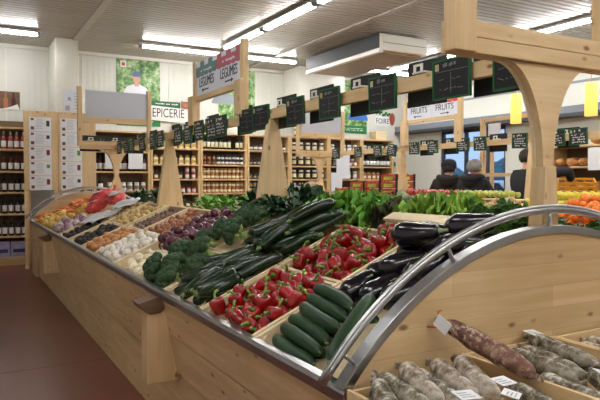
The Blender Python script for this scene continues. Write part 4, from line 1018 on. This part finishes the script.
def m_bag(name, body, band, top, w, d, h, cat='bag'):
    def f():
        mb = MB().bx(-w/2, w/2, -d/2, d/2, 0, h*.72, 0).bx(-w*.4, w*.4, -d/2-.002, d/2+.002, h*.15, h*.5, 1)
        mb.prism([(-w/2, h*.72), (w/2, h*.72), (w*.28, h*.86), (w*.3, h), (-w*.3, h), (-w*.28, h*.86)], lambda a, b, q: (a, q, b), -d*.3, d*.3, 2)
        o = mb.build(name, [body, band, top]); o['category'] = cat; o['label'] = name; return o
    return Proto(f)
def row(p, x0, x1, z, pitch, label, group, y=.09, stack=0, h=0, rows=1, seed=0, miss=0):
    g = random.Random(seed+int(z*100)); n = max(1, int((x1-x0)/pitch))
    for s in range(stack+1):
        for q in range(rows):
            for i in range(n):
                if g.random() < miss: continue
                p.put((x0+(i+.5)*(x1-x0)/n+g.uniform(-.003, .003), YS+y+q*pitch, z+.0005+s*(h+.001)), (0, 0, g.uniform(-.15, .15)), label, group)
WB = m_bottle('wine_bottle', 'glass_dark', 'white_label', 'lid_dark', .0375, .30, parts=True); WR = m_bottle('wine_bottle', 'glass_rose', 'white_label', 'lid_white', .0385, .29, parts=True); WN = m_bottle('wine_bottle', 'glass_brown', 'white_label', 'scarf', .0375, .29, parts=True)
for z, p, l in ((1.93, WR, 'rosé wine bottle with white label on the upper row of the wine shelves'), (1.566, WN, 'brown wine bottle with white label on the second row of the wine shelves'), (1.217, WB, 'dark wine bottle with white label on the third row of the wine shelves'), (.86, WB, 'dark wine bottle with white label on the fourth row of the wine shelves'), (.487, WB, 'dark wine bottle with white label on the fifth row of the wine shelves')):
    row(p, .43, 1.02, z, .098, l, l[:40]+' row', y=.08)
bx = m_bag('wine_box', 'carton_violet', 'tag_blue', 'carton_violet', .2, .2, .24, 'box')
def m_wbox():
    t = thing('wine_box', '', 'box'); MB().bx(-.13, .13, -.1, .1, 0, .25).build('carton', 'carton_violet', t); MB().bx(-.1, .1, -.1015, -.1005, .07, .13).build('print', 'tag_blue', t); return t
WX = Proto(m_wbox)
for x, l in ((.34, 'left'), (.615, 'middle'), (.89, 'right')): WX.put((x, YS+.12, .1385), (0, 0, 0), 'pale violet wine carton on the bottom row of the wine shelves, %s one' % l)
# unit behind the fourth post
TIN = m_jar('white_tin', 'lid_white', 'cream_label', 'lid_gold', .05, .2, 'tin'); RB = m_bottle('red_bottle', 'glass_brown', 'white_label', 'lid_dark', .04, .29); DB = m_bottle('dark_bottle', 'glass_dark', 'white_label', 'lid_dark', .042, .26); WJ = m_jar('white_jar', 'lid_white', 'jar_grey', 'lid_white', .045, .15)
row(TIN, 2.0, 3.05, 1.94, .125, 'white tin on the top shelf behind the fourth post', 'white tins')
row(RB, 2.0, 3.05, 1.575, .085, 'red bottle with white label on the second shelf behind the fourth post', 'red bottles', rows=2)
row(DB, 2.0, 2.3, 1.225, .1, 'dark bottle on the third shelf behind the notice boards', 'dark bottles third shelf'); row(WJ, 2.32, 3.05, 1.225, .105, 'white jar on the third shelf behind the fourth post', 'white jars third shelf')
row(RB, 2.0, 3.05, .86, .12, 'red bottle on the fourth shelf behind the far end of the vegetable stand', 'red bottles fourth shelf')
# unit 1: golden bags and jars
GB = m_bag('golden_bag', 'cream_label', 'jar_yellow', 'lid_gold', .078, .06, .17); BB2 = m_bag('brown_bag', 'jar_brown', 'cream_label', 'lid_dark', .08, .06, .15); PJ = m_jar('pink_jar', 'pink_label', 'white_label', 'lid_red', .038, .12)
row(GB, 3.16, 4.02, 2.02, .112, 'cream and gold bag on the top shelf behind the third post', 'gold bags top'); row(GB, 3.16, 4.02, 1.72, .108, 'cream and gold bag on the second shelf behind the third post', 'gold bags second')
row(BB2, 3.16, 3.75, 1.44, .1, 'brown bag on the third shelf behind the third post', 'brown bags'); row(PJ, 3.77, 4.02, 1.44, .085, 'red lidded jar on the third shelf behind the third post', 'red lidded jars', stack=1, h=.12)
row(PJ, 3.16, 4.02, 1.17, .1, 'pink labelled jar on the fourth shelf behind the third post', 'pink jars'); row(BB2, 3.16, 4.02, .9, .12, 'brown bag on the fifth shelf behind the third post', 'brown bags fifth')
# unit 2
VB = m_bottle('cream_label_bottle', 'glass_dark', 'cream_label', 'lid_dark', .036, .275); OJ = m_jar('orange_jar', 'jar_orange', 'cream_label', 'lid_gold', .039, .105); DJ = m_jar('brown_jar', 'jar_brown', 'jar_orange', 'lid_dark', .036, .09); GJ = m_jar('grey_jar', 'jar_dark', 'lid_white', 'lid_dark', .036, .09)
row(VB, 4.13, 5.0, 2.02, .082, 'dark bottle with cream label on the top shelf left of the second post', 'cream label bottles', miss=.06)
row(DJ, 4.13, 4.42, 1.72, .078, 'brown jar on the second shelf left of the second post', 'brown jars', stack=1, h=.09); row(GJ, 4.43, 5.0, 1.72, .078, 'dark jar with white label on the second shelf left of the second post', 'dark jars white label', stack=1, h=.09)
row(OJ, 4.13, 5.0, 1.44, .086, 'orange jar with cream label on the third shelf left of the second post', 'orange jars third', stack=1, h=.105); row(OJ, 4.13, 5.0, 1.17, .086, 'orange jar with cream label on the fourth shelf left of the second post', 'orange jars fourth', stack=1, h=.105)
row(OJ, 4.13, 5.0, .9, .12, 'orange jar with cream label on the fifth shelf left of the second post', 'orange jars fifth')
# unit 3
SJ = m_jar('small_jar', 'jar_dark', 'jar_grey', 'lid_dark', .036, .1); SW = m_jar('small_white_jar', 'jar_brown', 'lid_white', 'lid_dark', .04, .11); YJ = m_jar('yellow_jar', 'jar_grey', 'jar_yellow', 'lid_dark', .036, .11)
row(SW, 5.11, 5.97, 2.02, .1, 'small white labelled jar on the top shelf behind the second post', 'small white jars'); row(SJ, 5.11, 5.97, 1.72, .086, 'small dark jar on the second shelf behind the second post', 'small dark jars second'); row(SJ, 5.11, 5.97, 1.44, .086, 'small dark jar on the third shelf behind the second post', 'small dark jars third')
row(YJ, 5.11, 5.97, 1.17, .088, 'small yellow labelled jar on the fourth shelf behind the second post', 'yellow jars', stack=1, h=.11)
# unit 4: white topped jars
WT = m_jar('white_topped_jar', 'jar_dark', 'cream_label', 'lid_white', .05, .19); DS = tag(MB().bx(-.15, .15, -.1, .1, 0, .2).build('black_box', 'black_card', None, (6.62, YS+.15, 2.331)), 'black box standing on top of the shelves right of the second post', 'box')
for k, z in enumerate((2.331, 2.02, 1.72, 1.44, 1.17)): row(WT, 6.08, 6.92, z, .142 if k else .2, 'dark jar with white cap, %s of the shelves right of the second post' % ('standing on top', 'top shelf', 'second shelf', 'third shelf', 'fourth shelf')[k], 'white capped jars row %s' % ordn(k), y=.1 if k else .02)
# unit 5, 6
GL = m_jar('glass_jar', 'jar_grey', 'white_label', 'lid_white', .05, .17); BG = m_bag('snack_bag', 'jar_orange', 'cream_label', 'lid_gold', .1, .06, .16); 
row(GL, 7.03, 7.78, 2.02, .13, 'glass jar on the top shelf behind the paper sheets', 'glass jars top', miss=.2); row(PJ, 7.5, 7.78, 1.72, .1, 'pink jar on the second shelf behind the paper sheets', 'pink jars second'); row(BG, 7.03, 7.3, 1.44, .12, 'orange snack bag on the third shelf behind the paper sheets', 'snack bags left'); row(GL, 7.45, 7.78, 1.44, .12, 'glass jar on the third shelf behind the paper sheets', 'glass jars third'); row(GL, 7.03, 7.78, 1.72, .14, 'glass jar on the second shelf behind the paper sheets', 'glass jars second', y=.2)
row(DB, 7.89, 8.67, 1.72, .09, 'dark bottle on the second shelf at the right end', 'dark bottles right end'); row(BG, 7.89, 8.4, 1.44, .115, 'orange snack bag on the third shelf at the right end', 'snack bags right'); row(PJ, 8.42, 8.67, 1.44, .08, 'red lidded jar on the third shelf at the right end', 'red lidded jars right end'); row(DB, 8.3, 8.67, 1.17, .09, 'dark bottle on the fourth shelf at the right end', 'dark bottles fourth right'); row(GL, 7.89, 8.67, 2.02, .14, 'glass jar on the top shelf at the right end', 'glass jars right end')
def m_pack():
    t = thing('packet', '', 'packet'); MB().bx(-.055, .055, -.02, .02, 0, .18).build('carton', 'tag_blue', t); MB().bx(-.04, .04, -.0215, -.0205, .05, .15).build('print', 'white_label', t); return t
PK = Proto(m_pack)
for i in range(3): PK.put((7.97+.13*i, YS+.07, 1.171), (0, 0, .1), 'blue and white packet on the fourth shelf at the right end, %s from the left' % ordn(i))
tag(MB().bx(-.17, .17, -.003, .003, -.27, .27).build('paper_notice', 'paper', None, (7.33, YS-.006, 1.72)), 'tall white paper sheet hung on the shelf edge at the right', 'notice')
tag(MB().bx(-.14, .14, -.003, .003, -.2, .2).build('paper_notice', 'paper', None, (7.16, YS-.014, 1.38)), 'lower white paper sheet hung on the shelf edge at the right', 'notice')
for x, l in ((2.42, 'left'), (2.83, 'right')): tag(MB().bx(-.13, .13, -.003, .003, -.16, .16).build('paper_notice', 'paper', None, (x, YS-.006, 1.78)), 'white paper notice on the shelves behind the fourth post, %s one' % l, 'notice')
tag(MB().bx(-.14, .14, -.12, .12, 0, .2).build('plain_carton', 'pale_wood_x', None, (8.38, YS+.15, 2.3305)), 'pale wooden box on top of the shelves under the green lettered wall sign', 'box')
# ================================================================ wall pictures
plain('blue_shirt', srgb(52, 112, 196), .6)
def poster(name, label, x0, x1, z0, z1, seed, shirt, face=True, cap=None, band=None):
    w, h = x1-x0, z1-z0; t = thing(name, label, 'poster', ((x0+x1)/2, YB-.004, z0)); g = random.Random(seed)
    n = 'foliage%d' % seed; q = NT(n); f = q.noise(q.co(), 6.5, 6, .75); q.col(q.ramp(f, [(.34, srgb(34, 66, 32)), (.46, srgb(84, 128, 66)), (.55, srgb(150, 182, 120)), (.66, srgb(222, 230, 214))])); q.set(.5)
    MB().bx(-w/2, w/2, -.012, 0, 0, h).build('print', n, t)
    if face:
        cx, cz = face; e = .0125
        def oval(mb, x, z, a, b, y): mb.prism([(x+a*math.cos(k*PI/10), z+b*math.sin(k*PI/10)) for k in range(20)], lambda p, r, s: (p, s, r), -y-.0006, -y)
        mb = MB(); mb.prism([(cx-.27, 0.3), (cx-.27, cz-.32), (cx-.18, cz-.17), (cx-.06, cz-.12), (cx+.06, cz-.12), (cx+.18, cz-.17), (cx+.27, cz-.32), (cx+.27, .3)], lambda p, r, s: (p, s, r), -e-.0006, -e); mb.build('pictured_shirt', shirt, t)
        mb = MB(); oval(mb, cx, cz, .072, .105, e+.001); mb.bx(cx-.04, cx+.04, -e-.0015, -e-.0008, cz-.16, cz-.05); mb.build('pictured_face', 'skin', t)
        if cap: mb = MB(); mb.prism([(cx-.085, cz+.02)]+[(cx+.082*math.cos(PI-k*PI/10), cz+.04+.085*math.sin(k*PI/10)) for k in range(11)]+[(cx+.085, cz+.02)], lambda p, r, s: (p, s, r), -e-.003, -e-.002); mb.build('pictured_cap', cap, t)
    if band:
        MB().bx(-w/2, w/2, -.0135, -.0122, 0, band).build('band', 'sign_green', t)
        m = MB(); strokes(m, -w*.35, w*.35, band*.3, band*.75, 2, g, .015, y=-.0142); m.build('band_script', 'lid_white', t)
    return t
p1 = poster('portrait_poster', 'tall leafy poster of a person in a cap and pale shirt on the back wall', 2.6, 3.42, 2.44, 3.70, 1, 'sign_white', (-.04, .90), 'cap_blue', .22)
MB().bx(-.34, -.23, -.0145, -.0125, 1.08, 1.2).build('emblem', 'lid_white', p1); MB().bx(-.315, -.255, -.0155, -.0147, 1.11, 1.17).build('emblem_mark', 'red', p1)
poster('portrait_poster', 'leafy poster of a person behind the LEGUMES sign on the back wall', 4.62, 5.42, 2.66, 3.68, 2, 'mid_grey', (-.28, .66), None, None)
poster('portrait_poster', 'leafy poster of a person in blue with a green band at the right', 7.54, 8.27, 2.49, 3.68, 3, 'blue_shirt', (.12, .68), None, .17)
t = thing('wall_sign', 'long white wall sign lettered EPICERIE above the shelves', 'sign', (3.66, YB-.03, 2.5))
MB().prism([(-1.02, .10), (.3, .02), (.42, .05), (.46, .12), (.40, .16), (.30, .30), (-.4, .34), (-1.02, .36)], lambda a, z, q: (a, q, z), -.02, -.012).build('sign_board', 'lid_white', t)
MB().bx(-.42, .15, -.010, -.002, .26, .43).build('green_band', 'sign_green_dark', t); m = MB(); strokes(m, -.36, .1, .34, .42, 1, random.Random(4), .02, y=-.0215); m.build('script', 'lid_white', t)
MB().prism([(.17, .12), (.41, .12), (.41, .45), (.17, .45)], lambda a, z, q: (a, q, z), -.011, -.003).build('picture', plain('food_picture', srgb(150, 92, 74), .6, var=.6, vs=22).name, t)
text('EPICERIE', .24, 'lettering', 'sign_ink', t, (-.09, -.022, .20), FY, .001, .70)
t = thing('wall_sign', 'green and red painted wall sign lettered FOIRE above the right shelves', 'sign', (8.76, YB-.004, 2.84))
m = MB(); g = random.Random(8)
for k in range(9): m.ico((-.2+.045*k, -.008, .13+g.uniform(-.03, .03)+(.03 if k < 4 else 0)), .042, 1, 0, lambda w: Vector((w.x, w.y*.1, w.z*.8)))
m.build('green_leaves', 'sign_green', t)
MB().ico((.25, -.008, .02), .1, 3, 0, lambda w: Vector((w.x*.8*(1+.3*w.z*5), w.y*.08, w.z*1.5))).build('red_shape', plain('brick_red', srgb(158, 74, 56), .6).name, t)
MB().bx(-.24, .17, -.006, -.001, -.15, .075).build('sign_board', 'paper', t)
text('FOIRE', .17, 'lettering', 'sign_ink', t, (-.035, -.0075, -.04), FY, .001, .85)
t = thing('wall_picture', 'picture of bottles in a white oval on the wall above the wine shelves', 'picture', (.62, YB-.004, 2.62))
MB().bx(-.34, .34, -.012, 0, 0, .31).build('print', 'dark_wood', t)
for i, (x, mt) in enumerate([(-.24, 'glass_brown'), (-.12, 'glass_dark'), (0, 'glass_rose'), (.12, 'jar_orange'), (.24, 'glass_brown')]): MB().prism([(x-.035, .02), (x-.035, .17), (x-.014, .22), (x-.014, .29), (x+.014, .29), (x+.014, .22), (x+.035, .17), (x+.035, .02)], lambda a, z, q: (a, q, z), -.0135, -.0125).build('pictured_bottle', mt, t)
nn = 12
MB().strip([(-.3+.6*k/nn, .10-.09*math.sin(PI*k/nn)) for k in range(nn+1)], [(-.34+.68*k/nn, -.001) for k in range(nn+1)], lambda a, z, q: (a, q, z), -.015, -.014).build('white_oval', 'lid_white', t)
t = thing('paper_notice', 'white printed chart fixed to the pillar above the wine lists', 'notice', (1.66, 10.655, 2.54))
MB().bx(-.13, .13, -.006, 0, 0, .36).build('sheet', 'sign_white', t); m = MB(); 
for k in range(6): m.bx(.04, .1, -.0075, -.0065, .05+.05*k, .06+.05*k)
m.bx(-.1, -.03, -.0075, -.0065, .02, .1).bx(-.06, -.01, -.0075, -.0065, .18, .24); m.build('print', 'paper_print', t)
tag(MB().bx(-.06, .06, -.02, .0, 0, .1).build('exit_sign', 'sign_green', None, (9.05, YB-.003, 1.75)), 'small green emergency sign low on the back wall', 'sign')
# ================================================================ bread counter
t = thing('bread_shelf', 'pale wooden bread shelves right of the near post', 'bread shelves', (8.98, 5.95, 0), (0, 0, -PI/2))
for x in (-1.0, 0.0, 1.0): MB().bx(x-.02, x+.02, -.22, .2, 0, 2.0).build('upright', 'shelf_wood_z', t, bev=.003)
for z in (.45, .85, 1.25, 1.64, 1.98): MB().bx(-1.02, 1.02, -.225, .2, z-.03, z).build('shelf', 'shelf_wood_x', t, bev=.003)
MB().bx(-1.0, 1.0, .18, .2, 0, 1.95).build('back_panel', 'shelf_back', t)
def m_loaf(L, r, seed):
    def f():
        g = random.Random(seed); n = 14; mb = MB(); pts = [((k/n-.5)*L, .01*math.sin(k*.5), 0) for k in range(n+1)]; rs = [max(.01, r*math.sqrt(max(.01, 1-abs(2*k/n-1)**3))*(1+.06*math.sin(k*2.1+seed))) for k in range(n+1)]
        o = mb.tube(pts, rs, 14, flat=.75).build('loaf', 'bread'); o['category'] = 'bread'; o['label'] = 'loaf'; return o
    return f
LF = [Proto(m_loaf(.32, .085, 1)), Proto(m_loaf(.24, .1, 2))]
i = 0
for z, nn, l in ((1.64, 8, 'upper'), (1.25, 8, 'middle'), (1.98, 6, 'top'), (.85, 6, 'lower')):
    for k in range(nn):
        y = 6.85-.235*k if z != 1.98 else 6.2-.23*k
        LF[k % 2].put((8.93, y, z+.0755), Matrix.Rotation(rnd.uniform(-.4, .4)+(.5 if k % 3 == 0 else 0), 3, 'Z'), 'brown loaf on the %s bread shelf, %s from the left' % (l, ordn(k)), 'loaves on the %s bread shelf' % l)
tag(MB().bx(-.13, .13, -.002, .002, -.18, .18).build('paper_notice', 'paper', None, (8.745, 6.1, 1.75), (0, 0, -PI/2)), 'white paper notice hung on the bread shelves at the right edge', 'notice')
t = thing('checkout_counter', 'checkout counter with grey till behind the fruit stand', 'counter', (7.35, 6.3, 0), (0, 0, -PI/2))
MB().bx(-.7, .5, -.25, .25, .88, .92).build('worktop', 'pale_wood_x', t, bev=.004); MB().bx(-.66, .46, -.22, .22, 0, .88).build('body', 'white_paint', t)
t = thing('till', 'dark grey cash register on the checkout counter', 'till', (7.35, 6.15, .92), (0, 0, -.6))
MB().bx(-.2, .2, -.17, .17, 0, .12).build('drawer', 'dark_grey', t, bev=.01); MB().prism([(-.16, .12), (.16, .12), (.1, .3), (-.1, .3)], lambda a, z, q: (q, a, z), -.18, .18).build('keyboard', 'dark_grey', t, bev=.01)
MB().bx(-.15, .15, -.02, .02, .32, .52).build('screen', 'mid_grey', t, bev=.008); MB().bx(-.02, .02, -.01, .01, .28, .33).build('screen_stand', 'dark_grey', t)
t = thing('flower_pot', 'box of yellow flowers and green leaves beside the till', 'plant', (7.9, 6.75, .9)); g = random.Random(4); m = MB(); m2 = MB()
MB().bx(-.1, .1, -.18, .18, 0, .45).build('planter', 'box_white', t)
for k in range(40): (m if k % 2 else m2).ico((g.uniform(-.12, .12), g.uniform(-.2, .2), .45+g.uniform(0, .16)), .035, 1)
m.build('flowers', 'apple_yellow', t); m2.build('leaves', 'leaf', t)
tag(MB().bx(7.95-.45, 7.95+.25, 6.4, 7.3, 0, .9).build('side_counter', 'white_paint'), 'white counter under the flowers behind the till', 'counter')
# ================================================================ people
def skin_chain(name, verts, edges, mat, parent, lev=2, root=0):
    me = bpy.data.meshes.new(name); me.from_pydata([v[:3] for v in verts], edges, []); o = bpy.data.objects.new(name, me); COL.objects.link(o); o.parent = parent
    me.materials.append(M[mat]); s = o.modifiers.new('skin', 'SKIN'); s.use_smooth_shade = True
    if not me.skin_vertices: me.attributes  # layer made by the modifier
    for i, v in enumerate(verts):
        r = v[3] if isinstance(v[3], tuple) else (v[3], v[3]); sv = me.skin_vertices[0].data[i]; sv.radius = r; sv.use_root = (i == root)
    u = o.modifiers.new('subdivision', 'SUBSURF'); u.levels = lev; u.render_levels = lev
    return o
def person(label, loc, yaw, h, coat, hair, hands, hat=False, hood=True, scarf=None, lean=0):
    """local: faces +Y; hands = [(elbow),(wrist)] per side (right, left), metres at a height of 1.75"""
    t = thing('person', label, 'person', loc, (0, 0, yaw)); k = h/1.75; t.scale = (k, k, k)
    V = [(0, 0, .95, (.15, .11)), (0, .0, 1.15, (.14, .10)), (0, 0, 1.36, (.165, .11)), (0, .0, 1.47, (.07, .07)), (0, .015, 1.53, .052), (0, .03, 1.60, .075), (0, .03, 1.665, .088), (0, .025, 1.72, .06)]
    E = [(i, i+1) for i in range(7)]
    V += [(0, .125, 1.615, .018)]; E += [(5, 8)]                  # nose
    for s, q in ((1, 0), (-1, 1)):                                # legs
        n = len(V); V += [(s*.1, 0, .88, .085), (s*.105, .01, .48, .06), (s*.11, -.01, .09, .042), (s*.12, .14, .035, .035)]; E += [(0, n), (n, n+1), (n+1, n+2), (n+2, n+3)]
    CV = [(0, 0, .72, (.21, .17)), (0, 0, .95, (.20, .155)), (0, 0, 1.15, (.19, .145)), (0, 0, 1.35, (.20, .14)), (0, 0, 1.46, (.11, .1))]; CE = [(0, 1), (1, 2), (2, 3), (3, 4)]
    for s, (el, wr) in zip((1, -1), hands):
        n = len(V); sh = (s*.19, 0, 1.41)
        V += [(*sh, .055), (*el, .042), (*wr, .028)]; E += [(2, n), (n, n+1), (n+1, n+2)]
        e, w = Vector(el), Vector(wr); d = (w-e).normalized(); sd = d.cross(Vector((0, 0, 1))).normalized(); up = sd.cross(d)
        m = len(V); p = w+d*.055; V += [(*p, (.036, .018))]; E += [(n+2, m)]
        for fi, (o_, L) in enumerate(((-.03, .07), (-.01, .08), (.01, .076), (.03, .06))):
            b = p+d*.03+sd*o_; c = b+d*L*.5-up*.008; c2 = c+d*L*.35-up*.02; q = len(V); V += [(*b, .0095), (*c, .009), (*c2, .008)]; E += [(m, q), (q, q+1), (q+1, q+2)]
        q = len(V); b = w+d*.03-sd*s*.036; V += [(*b, .012), (*(b+d*.045-sd*s*.012), .010)]; E += [(m, q), (q, q+1)]
        c = len(CV); CV += [(*sh, .085), (*el, .07), (*(w-d*.01), .052)]; CE += [(3, c), (c, c+1), (c+1, c+2)]
    skin_chain('body', V, E, 'skin', t)
    skin_chain('coat', CV, CE, coat, t, root=1)
    TV = [(0, 0, .9, (.16, .125))]; TE = []
    for s in (1, -1):
        n = len(TV); TV += [(s*.1, 0, .82, .1), (s*.105, .01, .48, .08), (s*.11, 0, .12, .07)]; TE += [(0, n), (n, n+1), (n+1, n+2)]
    skin_chain('trousers', TV, TE, 'trousers', t)
    for s in (1, -1): MB().ico((s*.115, .06, .045), 1, 3, 0, lambda w: Vector((w.x*.05, w.y*.14, w.z*.05))).build('shoe', 'black_card', t)
    sd = hash(label) % 7
    def cap(w):
        f = 1+.05*noise.noise(w*60)
        return Vector((w.x*.96, w.y*1.06, w.z))*f
    mb = MB(); vs, fs = ICO(4); R0 = .114
    keep = [i for i, v in enumerate(vs) if not (v.y > .25 and v.z < .42) and v.z > -.72]; idx = {j: i for i, j in enumerate(keep)}
    mb.add([cap(vs[i]*R0)+Vector((0, .022, 1.655)) for i in keep], [[idx[i] for i in f] for f in fs if all(i in idx for i in f)], 0, True)
    ho = mb.build('hair', hair, t); so = ho.modifiers.new('thickness', 'SOLIDIFY'); so.thickness = .012
    for s in (1, -1): MB().ico((s*.1, .03, 1.62), 1, 2, 0, lambda w: Vector((w.x*.012, w.y*.02, w.z*.032))).build('ear', 'skin', t)
    if hat:
        MB().lathe([(.118, 1.66), (.122, 1.665), (.12, 1.72), (.095, 1.765), (.05, 1.785), (.01, 1.79)], 20).build('hat', 'coat_black', t, (0, .025, 0))
    if hood:
        mb = MB(); pts = [(.14*math.cos(a), -.03+.11*math.sin(a), 1.47+.025*math.cos(2*a)-.02*math.sin(a)) for a in [2*PI*i/16 for i in range(17)]]
        mb.tube(pts, [.05]*17, 10); mb.ico((0, -.11, 1.44), 1, 3, 0, lambda w: Vector((w.x*.13, w.y*.06, w.z*.1))); mb.build('hood', coat, t)
    if scarf:
        pts = [(.085*math.cos(a), .01+.085*math.sin(a), 1.52) for a in [2*PI*i/16 for i in range(17)]]
        MB().tube(pts, [.032]*17, 10).tube([(.06, .1, 1.5), (.1, .16, 1.38), (.11, .17, 1.2), (.11, .165, 1.08)], [.025, .03, .03, .028], 8).build('scarf', scarf, t)
    return t
person('person in dark brown hooded coat and dark hat seen from behind', (6.5, 6.98, 0), math.radians(-55), 1.70, 'coat_brown', 'hair_dark', [((.3, .06, 1.15), (.2, .25, 1.0)), ((-.3, .06, 1.15), (-.2, .25, 1.0))], hat=True)
person('person with grey hair, black padded coat and dark red scarf turned towards the till', (6.42, 6.38, 0), math.radians(-75), 1.70, 'coat_black', 'hair_grey', [((.29, .1, 1.14), (.2, .38, 1.02)), ((-.29, .1, 1.16), (-.2, .33, 1.02))], scarf='scarf')
def wl(x, y, z):       # a world point in the frame of the tall person
    p = Matrix.Rotation(math.radians(100), 3, 'Z') @ Vector((x-6.56, y-5.57, z)); return tuple(p/(1.82/1.75))
person('tall person in black behind the wooden post reaching out with a yellow crate', (6.56, 5.57, 0), math.radians(-100), 1.82, 'coat_black', 'hair_dark', [(wl(6.83, 5.14, 1.54), wl(6.97, 5.2, 1.4)), ((-.3, .12, 1.12), (-.05, .42, 1.16))], hood=False)
# yellow crate in the hands
t = thing('plastic_crate', 'yellow plastic crate held by the person in black', 'crate', (7.08, 5.21, 1.215), (.2, 0, -.85)); lx, ly, h = .44, .3, .2
for s in (-1, 1):
    for z in (.015, .075, .13, .185): MB().bx(-lx/2, lx/2, s*ly/2-.008, s*ly/2+.008, z-.014, z+.014).build('long_rail', 'crate_yellow', t); MB().bx(s*lx/2-.008, s*lx/2+.008, -ly/2, ly/2, z-.014, z+.014).build('short_rail', 'crate_yellow', t)
    for k in range(5): MB().bx(-lx/2+lx*k/4-.012, -lx/2+lx*k/4+.012, s*ly/2-.007, s*ly/2+.007, 0, h).build('rib', 'crate_yellow', t)
MB().bx(-lx/2, lx/2, -ly/2, ly/2, -.005, .006).build('base', 'crate_yellow', t)
